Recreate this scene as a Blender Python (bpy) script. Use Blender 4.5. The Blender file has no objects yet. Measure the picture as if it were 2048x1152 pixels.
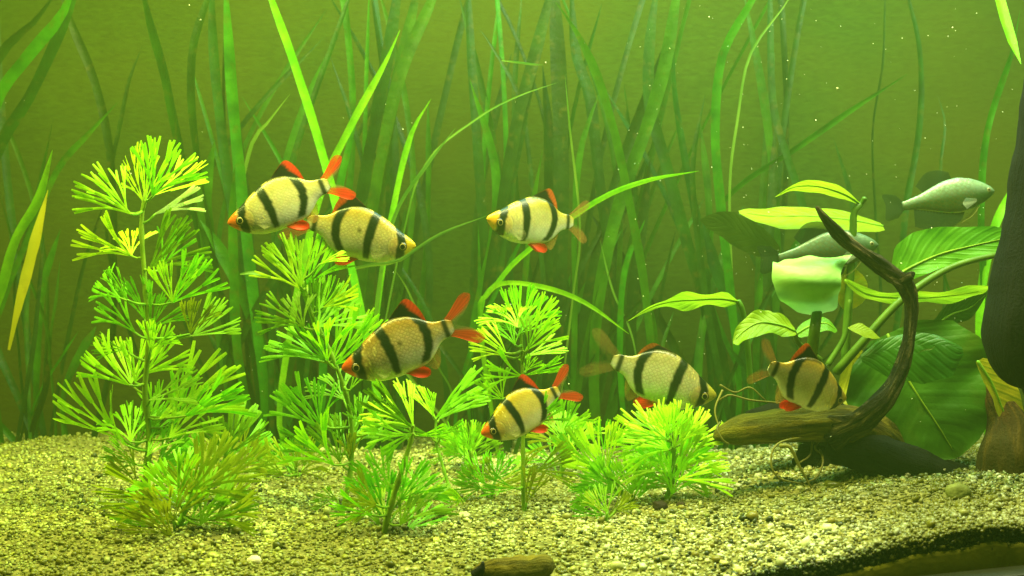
import bpy, math, random
import numpy as np
from mathutils import Vector, Matrix, noise
R = random.Random(7)
sc = bpy.context.scene
COL = sc.collection

# ------------------------------------------------------------------ camera
CAMZ = 0.147
F = 2196.0                      # focal length in photo pixels (2048 wide)
PITCH = math.atan(76 / F)
cam_d = bpy.data.cameras.new("camera")
cam_d.sensor_width = 36.0
cam_d.lens = F / 2048 * 36.0
cam_d.clip_start = 0.02
cam_d.clip_end = 50
cam_d.dof.use_dof = True
cam_d.dof.focus_distance = 0.595
cam_d.dof.aperture_fstop = 14
cam = bpy.data.objects.new("camera", cam_d)
COL.objects.link(cam)
cam.location = (0, 0, CAMZ)
cam.rotation_euler = (math.radians(90) - PITCH, 0, 0)
sc.camera = cam

def P(px, py, Y):
    """the point of the tank at depth Y that stands at photo pixel px, py"""
    f = Vector((0, math.cos(PITCH), -math.sin(PITCH)))
    u = Vector((0, math.sin(PITCH), math.cos(PITCH)))
    d = f + Vector((1, 0, 0)) * ((px - 1024) / F) + u * ((576 - py) / F)
    return Vector((0, 0, CAMZ)) + d * (Y / d.y)

# ------------------------------------------------------------------ world, lamps, exposure
def L(r, g, b):
    def c(v):
        v /= 255.0
        return v / 12.92 if v <= 0.04045 else ((v + 0.055) / 1.055) ** 2.4
    return (c(r), c(g), c(b), 1.0)

world = bpy.data.worlds.new("World")
sc.world = world
world.use_nodes = True
bg = world.node_tree.nodes["Background"]
bg.inputs[0].default_value = (0.55, 0.75, 0.16, 1)
bg.inputs[1].default_value = 0.065

def area(name, loc, size, size_y, power, color, rot=(0, 0, 0)):
    d = bpy.data.lights.new(name, 'AREA')
    d.shape = 'RECTANGLE'
    d.size, d.size_y = size, size_y
    d.energy, d.color = power, color
    o = bpy.data.objects.new(name, d)
    o.location, o.rotation_euler = loc, rot
    COL.objects.link(o)
    return o
# the fluorescent tubes over the tank, above the frame, plus an added back lamp
area("tank_lamp_left", (-0.24, 0.53, 0.48), 0.50, 0.10, 8.3, (0.92, 1.0, 0.25), (math.radians(10), 0, 0))
area("tank_lamp_right", (0.22, 0.53, 0.48), 0.44, 0.10, 6.2, (0.97, 1.0, 0.55), (math.radians(10), 0, 0))
area("added_back_lamp", (0.12, 0.72, 0.45), 0.60, 0.05, 4.2, (0.34, 0.74, 0.62), (math.radians(0), 0, 0))  # added to wash the wall top and haze with cooler light

sc.view_settings.view_transform = 'Standard'
sc.view_settings.look = 'None'
sc.view_settings.exposure = 0.0
sc.view_settings.gamma = 1.0
sc.cycles.use_denoising = True
sc.cycles.max_bounces = 8
sc.cycles.transparent_max_bounces = 24
sc.cycles.volume_bounces = 0

# ------------------------------------------------------------------ node helpers
def new_mat(name):
    m = bpy.data.materials.new(name)
    m.use_nodes = True
    nt = m.node_tree
    nt.nodes.clear()
    out = nt.nodes.new('ShaderNodeOutputMaterial')
    return m, nt, out

def nd(nt, typ, **kw):
    n = nt.nodes.new(typ)
    for k, v in kw.items():
        if k.startswith('i_'):
            n.inputs[k[2:].replace('_', ' ')].default_value = v
        else:
            setattr(n, k, v)
    return n

def ramp(nt, fac, stops):
    n = nt.nodes.new('ShaderNodeValToRGB')
    cr = n.color_ramp
    while len(cr.elements) < len(stops):
        cr.elements.new(0.5)
    for e, (p, c) in zip(cr.elements, stops):
        e.position, e.color = p, c
    nt.links.new(fac, n.inputs[0])
    return n.outputs[0]

def mixc(nt, fac, a, b, blend='MIX'):
    n = nt.nodes.new('ShaderNodeMix')
    n.data_type = 'RGBA'
    n.blend_type = blend
    for sock, v in ((n.inputs[0], fac), (n.inputs[6], a), (n.inputs[7], b)):
        if hasattr(v, 'is_linked'):
            nt.links.new(v, sock)
        else:
            sock.default_value = v
    return n.outputs[2]

def math_n(nt, op, a, b=0.0):
    n = nt.nodes.new('ShaderNodeMath')
    n.operation = op
    for sock, v in ((n.inputs[0], a), (n.inputs[1], b)):
        if hasattr(v, 'is_linked'):
            nt.links.new(v, sock)
        else:
            sock.default_value = v
    return n.outputs[0]

def leaf_mat(name, c_lo, c_hi, trans=0.45, nscale=60, veins=0.0, rough=0.45, rnd=0.35, spots=0.0, bump=0.0):
    m, nt, out = new_mat(name)
    tc = nd(nt, 'ShaderNodeTexCoord')
    ns = nd(nt, 'ShaderNodeTexNoise')
    ns.inputs['Scale'].default_value = nscale
    ns.inputs['Detail'].default_value = 4
    nt.links.new(tc.outputs['Object'], ns.inputs['Vector'])
    col = ramp(nt, ns.outputs['Fac'], [(0.3, c_lo), (0.7, c_hi)])
    oi = nd(nt, 'ShaderNodeObjectInfo')
    v = math_n(nt, 'MULTIPLY_ADD', oi.outputs['Random'], 2 * rnd)
    v.node.inputs[2].default_value = 1 - rnd
    hsv = nd(nt, 'ShaderNodeHueSaturation')
    nt.links.new(col, hsv.inputs['Color'])
    nt.links.new(v, hsv.inputs['Value'])
    h = math_n(nt, 'MULTIPLY_ADD', oi.outputs['Random'], 0.03)
    h.node.inputs[2].default_value = 0.485
    nt.links.new(h, hsv.inputs['Hue'])
    col = hsv.outputs[0]
    height = None
    if veins > 0:
        uv = nd(nt, 'ShaderNodeUVMap')
        w = nd(nt, 'ShaderNodeTexWave', wave_type='BANDS', bands_direction='X')
        w.inputs['Scale'].default_value = veins
        w.inputs['Distortion'].default_value = 0.6
        nt.links.new(uv.outputs[0], w.inputs['Vector'])
        f = math_n(nt, 'MULTIPLY', w.outputs['Fac'], 0.28)
        col = mixc(nt, f, col, c_lo)
        height = w.outputs['Fac']
    if spots > 0:
        s2 = nd(nt, 'ShaderNodeTexNoise')
        s2.inputs['Scale'].default_value = nscale * 2.2
        s2.inputs['Detail'].default_value = 6
        nt.links.new(tc.outputs['Object'], s2.inputs['Vector'])
        f = ramp(nt, s2.outputs['Fac'], [(0.56, (0, 0, 0, 1)), (0.72, (spots, spots, spots, 1))])
        col = mixc(nt, f, col, L(92, 84, 22))
    bs = nd(nt, 'ShaderNodeBsdfPrincipled')
    bs.inputs['Roughness'].default_value = rough
    bs.inputs['Specular IOR Level'].default_value = 0.25
    nt.links.new(col, bs.inputs['Base Color'])
    tr = nd(nt, 'ShaderNodeBsdfTranslucent')
    nt.links.new(col, tr.inputs['Color'])
    if bump > 0:
        bn = nd(nt, 'ShaderNodeTexNoise')
        bn.inputs['Scale'].default_value = nscale * 3
        bn.inputs['Detail'].default_value = 5
        nt.links.new(tc.outputs['Object'], bn.inputs['Vector'])
        b = nd(nt, 'ShaderNodeBump')
        b.inputs['Strength'].default_value = bump
        b.inputs['Distance'].default_value = 0.002
        nt.links.new(bn.outputs['Fac'], b.inputs['Height'])
        nt.links.new(b.outputs[0], bs.inputs['Normal'])
        nt.links.new(b.outputs[0], tr.inputs['Normal'])
    mx = nd(nt, 'ShaderNodeMixShader')
    mx.inputs[0].default_value = trans
    nt.links.new(bs.outputs[0], mx.inputs[1])
    nt.links.new(tr.outputs[0], mx.inputs[2])
    nt.links.new(mx.outputs[0], out.inputs['Surface'])
    return m

def surf_mat(name, stops, scale, rough=0.8, bump=0.4, bscale=None, dist=0.002, stretch=(1, 1, 1), second=None):
    m, nt, out = new_mat(name)
    tc = nd(nt, 'ShaderNodeTexCoord')
    mp = nd(nt, 'ShaderNodeMapping')
    mp.inputs['Scale'].default_value = stretch
    nt.links.new(tc.outputs['Object'], mp.inputs['Vector'])
    ns = nd(nt, 'ShaderNodeTexNoise')
    ns.inputs['Scale'].default_value = scale
    ns.inputs['Detail'].default_value = 8
    ns.inputs['Roughness'].default_value = 0.65
    nt.links.new(mp.outputs[0], ns.inputs['Vector'])
    col = ramp(nt, ns.outputs['Fac'], stops)
    if second:
        n3 = nd(nt, 'ShaderNodeTexNoise')
        n3.inputs['Scale'].default_value = second[1]
        n3.inputs['Detail'].default_value = 5
        nt.links.new(tc.outputs['Object'], n3.inputs['Vector'])
        f = ramp(nt, n3.outputs['Fac'], [(0.42, (0, 0, 0, 1)), (0.62, (second[2],) * 3 + (1,))])
        col = mixc(nt, f, col, second[0])
    bs = nd(nt, 'ShaderNodeBsdfPrincipled')
    bs.inputs['Roughness'].default_value = rough
    bs.inputs['Specular IOR Level'].default_value = 0.2
    nt.links.new(col, bs.inputs['Base Color'])
    if bump > 0:
        n2 = nd(nt, 'ShaderNodeTexNoise')
        n2.inputs['Scale'].default_value = bscale or scale * 2
        n2.inputs['Detail'].default_value = 8
        nt.links.new(mp.outputs[0], n2.inputs['Vector'])
        b = nd(nt, 'ShaderNodeBump')
        b.inputs['Strength'].default_value = bump
        b.inputs['Distance'].default_value = dist
        nt.links.new(n2.outputs['Fac'], b.inputs['Height'])
        nt.links.new(b.outputs[0], bs.inputs['Normal'])
    nt.links.new(bs.outputs[0], out.inputs['Surface'])
    return m

# ------------------------------------------------------------------ mesh helpers
def link_mesh(name, verts, faces, mat=None, parent=None, smooth=True, cols=None, uvs=None):
    me = bpy.data.meshes.new(name)
    me.from_pydata([tuple(v) for v in verts], [], faces)
    if smooth:
        me.polygons.foreach_set('use_smooth', [True] * len(me.polygons))
    if cols is not None:
        a = me.color_attributes.new('Col', 'FLOAT_COLOR', 'POINT')
        a.data.foreach_set('color', np.asarray(cols, dtype=np.float32).ravel())
    if uvs is not None:
        ul = me.uv_layers.new(name='UVMap')
        li = np.empty(len(me.loops), dtype=np.int32)
        me.loops.foreach_get('vertex_index', li)
        ul.data.foreach_set('uv', np.asarray(uvs, dtype=np.float32)[li].ravel())
    if mat:
        me.materials.append(mat)
    me.update()
    o = bpy.data.objects.new(name, me)
    COL.objects.link(o)
    if parent:
        o.parent = parent
    return o

def tag(o, label=None, cat=None, group=None, kind=None):
    if label: o['label'] = label
    if cat: o['category'] = cat
    if group: o['group'] = group
    if kind: o['kind'] = kind
    return o

def thing(name, loc, label, cat, group=None):
    o = bpy.data.objects.new(name, None)
    o.empty_display_size = 0.01
    o.location = loc
    COL.objects.link(o)
    return tag(o, label, cat, group)

def catmull(pts, n):
    """resample a list of Vectors (any dimension) to n points, smooth"""
    pts = [Vector(p) for p in pts]
    if len(pts) == 2:
        return [pts[0].lerp(pts[1], i / (n - 1)) for i in range(n)]
    seg = [(pts[i + 1] - pts[i]).length for i in range(len(pts) - 1)]
    tot = sum(seg)
    cum = [0]
    for s in seg: cum.append(cum[-1] + s)
    out = []
    k = 0
    for i in range(n):
        d = tot * i / (n - 1)
        while k < len(seg) - 1 and d > cum[k + 1]: k += 1
        t = (d - cum[k]) / max(seg[k], 1e-9)
        p1, p2 = pts[k], pts[k + 1]
        p0 = pts[k - 1] if k > 0 else p1 * 2 - p2
        p3 = pts[k + 2] if k + 2 < len(pts) else p2 * 2 - p1
        out.append(0.5 * ((2 * p1) + (p2 - p0) * t + (2 * p0 - 5 * p1 + 4 * p2 - p3) * t * t
                          + (3 * p1 - p0 - 3 * p2 + p3) * t ** 3))
    return out

def interp(x, table):
    return float(np.interp(x, [a for a, b in table], [b for a, b in table]))

GRAIN = []      # lengthwise wood grain coordinates of the latest tube
def tube(points, radii, n=12, rings=None, disp=0.0, dscale=60, ridges=0.0, caps=True, seed=0):
    """verts, faces of a limb; points Vectors, radii list"""
    if rings:
        q = catmull([Vector((p[0], p[1], p[2], r)) for p, r in zip(points, radii)], rings)
        points = [Vector(v[:3]) for v in q]
        radii = [v[3] for v in q]
    V, Fc = [], []
    GRAIN.clear()
    run = 0.0
    up = Vector((0, 1, 0))
    prev = None
    m = len(points)
    for i, p in enumerate(points):
        t = (points[min(i + 1, m - 1)] - points[max(i - 1, 0)]).normalized()
        if prev is None:
            a = up - t * up.dot(t)
            if a.length < 0.1: a = Vector((1, 0, 0)) - t * t.x
            a.normalize()
        else:
            a = (prev - t * prev.dot(t)).normalized()
        prev = a
        b = t.cross(a)
        for j in range(n):
            th = 2 * math.pi * j / n
            r = radii[i]
            d = a * math.cos(th) + b * math.sin(th)
            q = p + d * r
            if disp or ridges:
                nz = noise.noise(q * dscale + Vector((seed, 0, 0)))
                nz2 = noise.noise(q * dscale * 3.1 + Vector((seed + 5, 0, 0)))
                rg = noise.noise(Vector((math.cos(th) * 2.2, math.sin(th) * 2.2, i * 0.05 + seed)))
                rg = abs(rg)
                q = p + d * (r * (1 + disp * (nz + 0.45 * nz2) + ridges * (rg - 0.3)))
            V.append(q)
            GRAIN.append((math.cos(th) * radii[i], math.sin(th) * radii[i], run))
        run += (points[min(i + 1, m - 1)] - p).length
    for i in range(m - 1):
        for j in range(n):
            k = (j + 1) % n
            Fc.append((i * n + j, i * n + k, (i + 1) * n + k, (i + 1) * n + j))
    if caps:
        GRAIN.append((0, 0, 0)); GRAIN.append((0, 0, run))
        V.append(points[0] - (points[1] - points[0]).normalized() * radii[0] * 0.5)
        V.append(points[-1] + (points[-1] - points[-2]).normalized() * radii[-1] * 0.5)
        c0, c1 = len(V) - 2, len(V) - 1
        for j in range(n):
            k = (j + 1) % n
            Fc.append((c0, k, j))
            Fc.append((c1, (m - 1) * n + j, (m - 1) * n + k))
    return V, Fc

def sub(vs, o):
    return [v - o for v in vs]

# ------------------------------------------------------------------ the ground
def sstep(a, b, x):
    t = min(1, max(0, (x - a) / (b - a)))
    return t * t * (3 - 2 * t)
FRONT = 0.47
def ground(x, y):
    z = 0.0
    z += 0.020 * sstep(0.0, 0.22, x) * (1 - sstep(0.62, 0.8, y))
    z += 0.004 * sstep(0.20, 0.30, x) + 0.0035 * sstep(0.10, 0.2, x) * (1 - sstep(0.0, 0.12, y - FRONT))
    z += 0.006 * noise.noise(Vector((x * 9, y * 9, 3.3)))
    z += 0.0035 * noise.noise(Vector((x * 26, y * 26, 1.3)))
    z += 0.010 * math.exp(-((x + 0.31) / 0.10) ** 2 - ((y - 0.80) / 0.06) ** 2)
    z -= 0.010 * (1 - sstep(0.0, 0.10, y - FRONT)) * (1 - sstep(0.0, 0.2, x))
    z += 0.003 - 0.007 * sstep(0.70, 0.86, y)
    return z

gx = np.linspace(-0.56, 0.56, 260)
gy = np.linspace(FRONT, 0.90, 130)
V, Fc = [], []
for j, y in enumerate(gy):
    for i, x in enumerate(gx):
        V.append((x, y, ground(x, y)))
nx = len(gx)
for j in range(len(gy) - 1):
    for i in range(nx - 1):
        a = j * nx + i
        Fc.append((a, a + 1, a + 1 + nx, a + nx))
m_bed = surf_mat('gravel_base', [(0.3, L(60, 62, 22)), (0.55, L(120, 118, 58)), (0.75, L(170, 160, 95))], 260, 0.95, 0.8, 500, 0.002)
bed = tag(link_mesh('gravel_ground', V, Fc, m_bed), kind='structure')

# loose gravel
m_peb, nt, out = new_mat('gravel_stone')
at = nd(nt, 'ShaderNodeAttribute', attribute_name='Col')
tc = nd(nt, 'ShaderNodeTexCoord')
ns = nd(nt, 'ShaderNodeTexNoise')
ns.inputs['Scale'].default_value = 7.5
ns.inputs['Detail'].default_value = 6
nt.links.new(tc.outputs['Object'], ns.inputs['Vector'])
f = ramp(nt, ns.outputs['Fac'], [(0.44, (0, 0, 0, 1)), (0.62, (0.85,) * 3 + (1,))])
c = mixc(nt, f, at.outputs['Color'], L(96, 96, 14))
ns3 = nd(nt, 'ShaderNodeTexNoise')
ns3.inputs['Scale'].default_value = 900
nt.links.new(tc.outputs['Object'], ns3.inputs['Vector'])
c = mixc(nt, 0.35, c, ns3.outputs['Fac'], 'MULTIPLY')
bs = nd(nt, 'ShaderNodeBsdfPrincipled')
bs.inputs['Roughness'].default_value = 0.29
bs.inputs['Specular IOR Level'].default_value = 0.25
nt.links.new(c, bs.inputs['Base Color'])
nt.links.new(bs.outputs[0], out.inputs['Surface'])

ICO_V = []
_t = (1 + 5 ** 0.5) / 2
for a, b in ((-1, _t), (1, _t), (-1, -_t), (1, -_t)): ICO_V.append((a, b, 0))
for a, b in ((-1, _t), (1, _t), (-1, -_t), (1, -_t)): ICO_V.append((0, a, b))
for a, b in ((_t, -1), (_t, 1), (-_t, -1), (-_t, 1)): ICO_V.append((a, 0, b))
ICO_V = np.array(ICO_V) / math.sqrt(1 + _t * _t)
ICO_F = np.array([(0,11,5),(0,5,1),(0,1,7),(0,7,10),(0,10,11),(1,5,9),(5,11,4),(11,10,2),(10,7,6),(7,1,8),
                  (3,9,4),(3,4,2),(3,2,6),(3,6,8),(3,8,9),(4,9,5),(2,4,11),(6,2,10),(8,6,7),(9,8,1)])

def stones(name, centres, sizes, cols, mat, seed, flat=(1, 1, 0.6)):
    rg = np.random.default_rng(seed)
    n = len(centres)
    V = np.repeat(ICO_V[None], n, 0)
    V = V * rg.uniform(0.55, 1.25, (n, 12, 1))
    V = V * (np.array(flat) * rg.uniform(0.6, 1.3, (n, 3)))[:, None, :]
    # random rotation about random axes
    a = rg.uniform(0, 2 * np.pi, n); b = rg.normal(0, 0.45, n)
    ca, sa, cb, sb = np.cos(a), np.sin(a), np.cos(b), np.sin(b)
    Rz = np.zeros((n, 3, 3)); Rz[:, 0, 0] = ca; Rz[:, 0, 1] = -sa; Rz[:, 1, 0] = sa; Rz[:, 1, 1] = ca; Rz[:, 2, 2] = 1
    Rx = np.zeros((n, 3, 3)); Rx[:, 0, 0] = 1; Rx[:, 1, 1] = cb; Rx[:, 1, 2] = -sb; Rx[:, 2, 1] = sb; Rx[:, 2, 2] = cb
    M = np.einsum('nij,njk->nik', Rx, Rz)
    V = np.einsum('nij,nvj->nvi', M, V) * sizes[:, None, None] + centres[:, None, :]
    Fx = (ICO_F[None] + (np.arange(n) * 12)[:, None, None]).reshape(-1, 3)
    me = bpy.data.meshes.new(name)
    me.vertices.add(n * 12)
    me.vertices.foreach_set('co', V.astype(np.float32).ravel())
    nf = len(Fx)
    me.loops.add(nf * 3)
    me.loops.foreach_set('vertex_index', Fx.astype(np.int32).ravel())
    me.polygons.add(nf)
    me.polygons.foreach_set('loop_start', np.arange(0, nf * 3, 3, dtype=np.int32))
    me.update(calc_edges=True)
    ca_ = me.color_attributes.new('Col', 'FLOAT_COLOR', 'POINT')
    cc = np.repeat(cols[:, None, :], 12, 1)
    ca_.data.foreach_set('color', cc.astype(np.float32).ravel())
    me.materials.append(mat)
    o = bpy.data.objects.new(name, me)
    COL.objects.link(o)
    return o

rg = np.random.default_rng(5)
N = 76000
cy = FRONT + (0.89 - FRONT) * rg.random(N) ** 1.25
cx = rg.uniform(-1, 1, N) * (cy * 0.52 + 0.01)
cz = np.array([ground(x, y) for x, y in zip(cx, cy)])
size = rg.lognormal(math.log(0.00080), 0.42, N)
pal = np.array([L(238, 232, 196), L(214, 206, 160), L(190, 178, 120), L(222, 212, 140), L(128, 122, 78), L(70, 74, 44), L(156, 140, 70), L(245, 242, 220)])
pw = np.array([.20, .18, .13, .12, .11, .17, .10, .08])
ci = rg.choice(len(pal), N, p=pw / pw.sum())
cols = pal[ci] * rg.uniform(0.6, 1.1, (N, 1))
wl = (1 / (1 + np.exp((cx - 0.05) / 0.06)))[:, None]              # greener algae film on the left half of the bed
cols = cols * np.array([.90, 1.0, .86, 1])
cols = cols * (1 - wl * np.array([[.20, .12, .62, 0]]))
dk_ = np.exp(-((cx - .27) / .12) ** 2 - ((cy - .60) / .035) ** 2) > rg.random(N) * 1.1   # mossy stones, the driftwood's shade painted in too
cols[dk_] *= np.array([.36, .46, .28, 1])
cols[:, 3] = 1
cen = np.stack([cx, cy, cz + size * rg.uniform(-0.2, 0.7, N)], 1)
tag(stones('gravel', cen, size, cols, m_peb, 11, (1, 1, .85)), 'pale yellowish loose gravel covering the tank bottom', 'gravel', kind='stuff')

# gravel pressed against the front glass, dark with algae and painted-in shade, and the silt under it
def front_top(x):
    return ground(x, FRONT)
N = 5200
fx = 0.04 + 0.23 * rg.random(N) ** 0.8
fz = np.array([front_top(x) for x in fx]) - rg.random(N) * 0.0095 - 0.0002
fs = np.minimum(rg.lognormal(math.log(0.00095), 0.35, N), .0016)
pal2 = np.array([L(62, 74, 40), L(44, 58, 34), L(88, 104, 66), L(120, 128, 80), L(40, 40, 22)])
ci = rg.choice(5, N)
cols = pal2[ci] * rg.uniform(0.9, 2.0, (N, 1)); cols[:, 3] = 1
tag(stones('shaded_algae_gravel', np.stack([fx, np.full(N, FRONT) - rg.random(N) * 0.0015, fz], 1), fs, cols, m_peb, 12, (1, .7, .8)),
    'gravel pressed against the front glass, dark with algae and painted shade', 'gravel', kind='stuff')
V, Fc = [], []
xs = np.linspace(-0.56, 0.56, 420)
for i, x in enumerate(xs):
    top = front_top(x) - 0.0072 - 0.002 * noise.noise(Vector((x * 60, 0, 0))) - 0.0012 * noise.noise(Vector((x * 240, 4, 0)))
    V += [(x, FRONT - 0.0022, top), (x, FRONT - 0.0026, top - 0.002), (x, FRONT - 0.0026, -0.06), (x, FRONT + 0.004, -0.06), (x, FRONT + 0.004, top)]
for i in range(len(xs) - 1):
    for j in range(5):
        a, b = i * 5 + j, i * 5 + (j + 1) % 5
        Fc.append((a, b, b + 5, a + 5))
m_silt = surf_mat('silt', [(0.3, L(150, 144, 40)), (0.6, L(184, 172, 56)), (0.8, L(206, 190, 80))], 40, 0.9, 0.3, 300, 0.001)
tag(link_mesh('silt_ground', V, Fc, m_silt), kind='structure')

# tank back wall and frame
m_wall, nt, out = new_mat('tank_wall')
tc = nd(nt, 'ShaderNodeTexCoord')
mp = nd(nt, 'ShaderNodeMapping')
mp.inputs['Scale'].default_value = (1, 1, 2.6)
nt.links.new(tc.outputs['Object'], mp.inputs['Vector'])
n1 = nd(nt, 'ShaderNodeTexNoise'); n1.inputs['Scale'].default_value = 150; n1.inputs['Detail'].default_value = 6
nt.links.new(mp.outputs[0], n1.inputs['Vector'])
n2 = nd(nt, 'ShaderNodeTexNoise'); n2.inputs['Scale'].default_value = 4; n2.inputs['Detail'].default_value = 3
nt.links.new(tc.outputs['Object'], n2.inputs['Vector'])
c1 = ramp(nt, n1.outputs['Fac'], [(0.3, L(28, 48, 6)), (0.7, L(46, 72, 12))])
c1 = mixc(nt, ramp(nt, n2.outputs['Fac'], [(0.35, (0, 0, 0, 1)), (0.65, (.6, .6, .6, 1))]), c1, L(70, 66, 6))
bs = nd(nt, 'ShaderNodeBsdfPrincipled'); bs.inputs['Roughness'].default_value = 0.9
bs.inputs['Specular IOR Level'].default_value = 0.1
nt.links.new(c1, bs.inputs['Base Color'])
bp = nd(nt, 'ShaderNodeBump'); bp.inputs['Strength'].default_value = 0.15; bp.inputs['Distance'].default_value = 0.003
nt.links.new(n1.outputs['Fac'], bp.inputs['Height']); nt.links.new(bp.outputs[0], bs.inputs['Normal'])
nt.links.new(bs.outputs[0], out.inputs['Surface'])
V, Fc = [], []
WN, WM = 70, 34
for j in range(WM):
    for i in range(WN):
        x = -0.56 + 1.12 * i / (WN - 1); z = -0.05 + 0.56 * j / (WM - 1)
        V.append((x, 0.885 + 0.004 * noise.noise(Vector((x * 12, z * 12, 0))), z))
for j in range(WM - 1):
    for i in range(WN - 1):
        a = j * WN + i
        Fc.append((a, a + WN, a + WN + 1, a + 1))
tag(link_mesh('back_wall', V, Fc, m_wall), kind='structure')

def box_mesh(x0, x1, y0, y1, z0, z1, b=0.001):
    V = []
    for z in (z0, z0 + b, z1 - b, z1):
        e = b if z in (z0, z1) else 0
        V += [(x0 + e, y0 + e, z), (x1 - e, y0 + e, z), (x1 - e, y1 - e, z), (x0 + e, y1 - e, z)]
    Fc = [(3, 2, 1, 0), (12, 13, 14, 15)]
    for k in range(3):
        for j in range(4):
            a, c = k * 4 + j, k * 4 + (j + 1) % 4
            Fc.append((a, c, c + 4, a + 4))
    return V, Fc
m_black = surf_mat('black_plastic', [(0.3, L(20, 22, 10)), (0.7, L(34, 36, 16))], 80, 0.5, 0.1)
V, Fc = box_mesh(-0.56, 0.56, FRONT - 0.018, FRONT - 0.006, -0.03, 0.0)
fr = link_mesh('tank_frame', V, Fc, m_black)
ptop = P(2048, 1148, FRONT - 0.018)
fr.rotation_euler = (0, math.radians(-6.0), 0)
fr.location = (0, 0, ptop.z - math.tan(math.radians(6.0)) * ptop.x)
tag(fr, 'black plastic trim along the foot of the tank in the lower right corner', 'tank frame')

# added apron and roof out of view, keeping lamplight off the near haze
m_block = surf_mat('block_plastic', [(0.3, L(30, 32, 30)), (0.7, L(40, 42, 38))], 80, 0.5, 0.05)
V, Fc = box_mesh(-0.56, 0.56, 0.448, 0.458, 0.266, 0.53)
light_block = link_mesh('added_light_block', V, Fc, m_block)
tag(light_block, kind='structure')
V, Fc = box_mesh(-0.56, 0.56, 0.463, 0.90, 0.51, 0.52)
link_mesh('added_light_roof', V, Fc, m_block, light_block)

# ------------------------------------------------------------------ ribbon leaves (eel grass)
M_VAL = [leaf_mat('ribbon_leaf_dark', L(16, 50, 4), L(34, 78, 8), 0.40, 60, 7.0, rnd=.35, spots=.45, bump=.3),
         leaf_mat('ribbon_leaf_mid', L(30, 82, 6), L(62, 122, 12), 0.45, 60, 7.0, rnd=.35, spots=.35, bump=.3),
         leaf_mat('ribbon_leaf_bright', L(96, 176, 10), L(150, 216, 30), 0.50, 60, 7.0, rnd=.15, spots=.3, bump=.3),
         leaf_mat('ribbon_leaf_yellow', L(170, 168, 20), L(206, 196, 40), 0.55, 25, 7.0, rnd=.1, spots=.5),
         leaf_mat('ribbon_leaf_pale', L(80, 126, 34), L(130, 168, 60), 0.5, 25, 7.0, rnd=.1)]

def ribbon(pts3, w, mat, parent, name='leaf', n=26, twist=0.5, base_w=0.75, tip=0.14, seed=0, blunt=False):
    q = catmull(pts3, n)
    rr = random.Random(seed)
    ph = rr.uniform(-0.5, 0.5); tw = rr.uniform(-twist, twist) * 2; fr_ = rr.uniform(0, 6)
    V, UV, Fc = [], [], []
    vd = Vector((0, 1, 0))
    K = 5
    for i, p in enumerate(q):
        t = i / (n - 1)
        tan = (q[min(i + 1, n - 1)] - q[max(i - 1, 0)]).normalized()
        side = tan.cross(vd)
        if side.length < 0.2: side = Vector((1, 0, 0))
        side.normalize()
        ang = ph + tw * t + 0.25 * math.sin(fr_ + t * 7)
        side = (Matrix.Rotation(ang, 3, tan) @ side).normalized()
        nrm = tan.cross(side).normalized()
        ww = w * (base_w + (1 - base_w) * min(1, t * 2.5))
        if t > 1 - tip:
            u = (t - (1 - tip)) / tip
            ww *= max(0.06, math.sqrt(max(0, 1 - u * u))) if blunt else max(0.05, 1 - u ** 1.3)
        ww *= 1 + 0.05 * math.sin(fr_ * 3 + t * 31)
        for k in range(K):
            s = (k / (K - 1)) * 2 - 1
            V.append(p + side * (s * ww / 2) + nrm * (ww * 0.13 * (s * s - .4) + ww * 0.03 * math.sin(t * 40 + s * 3 + fr_)))
            UV.append((k / (K - 1), t * 12))
    for i in range(n - 1):
        for k in range(K - 1):
            a = i * K + k
            Fc.append((a, a + 1, a + K + 1, a + K))
    o = link_mesh(name, sub(V, parent.location) if parent else V, Fc, mat, parent, uvs=UV)
    return o

def gpt(px, py_guess, Y):
    p = P(px, py_guess, Y)
    p.z = ground(p.x, Y) - 0.003
    return p

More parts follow.
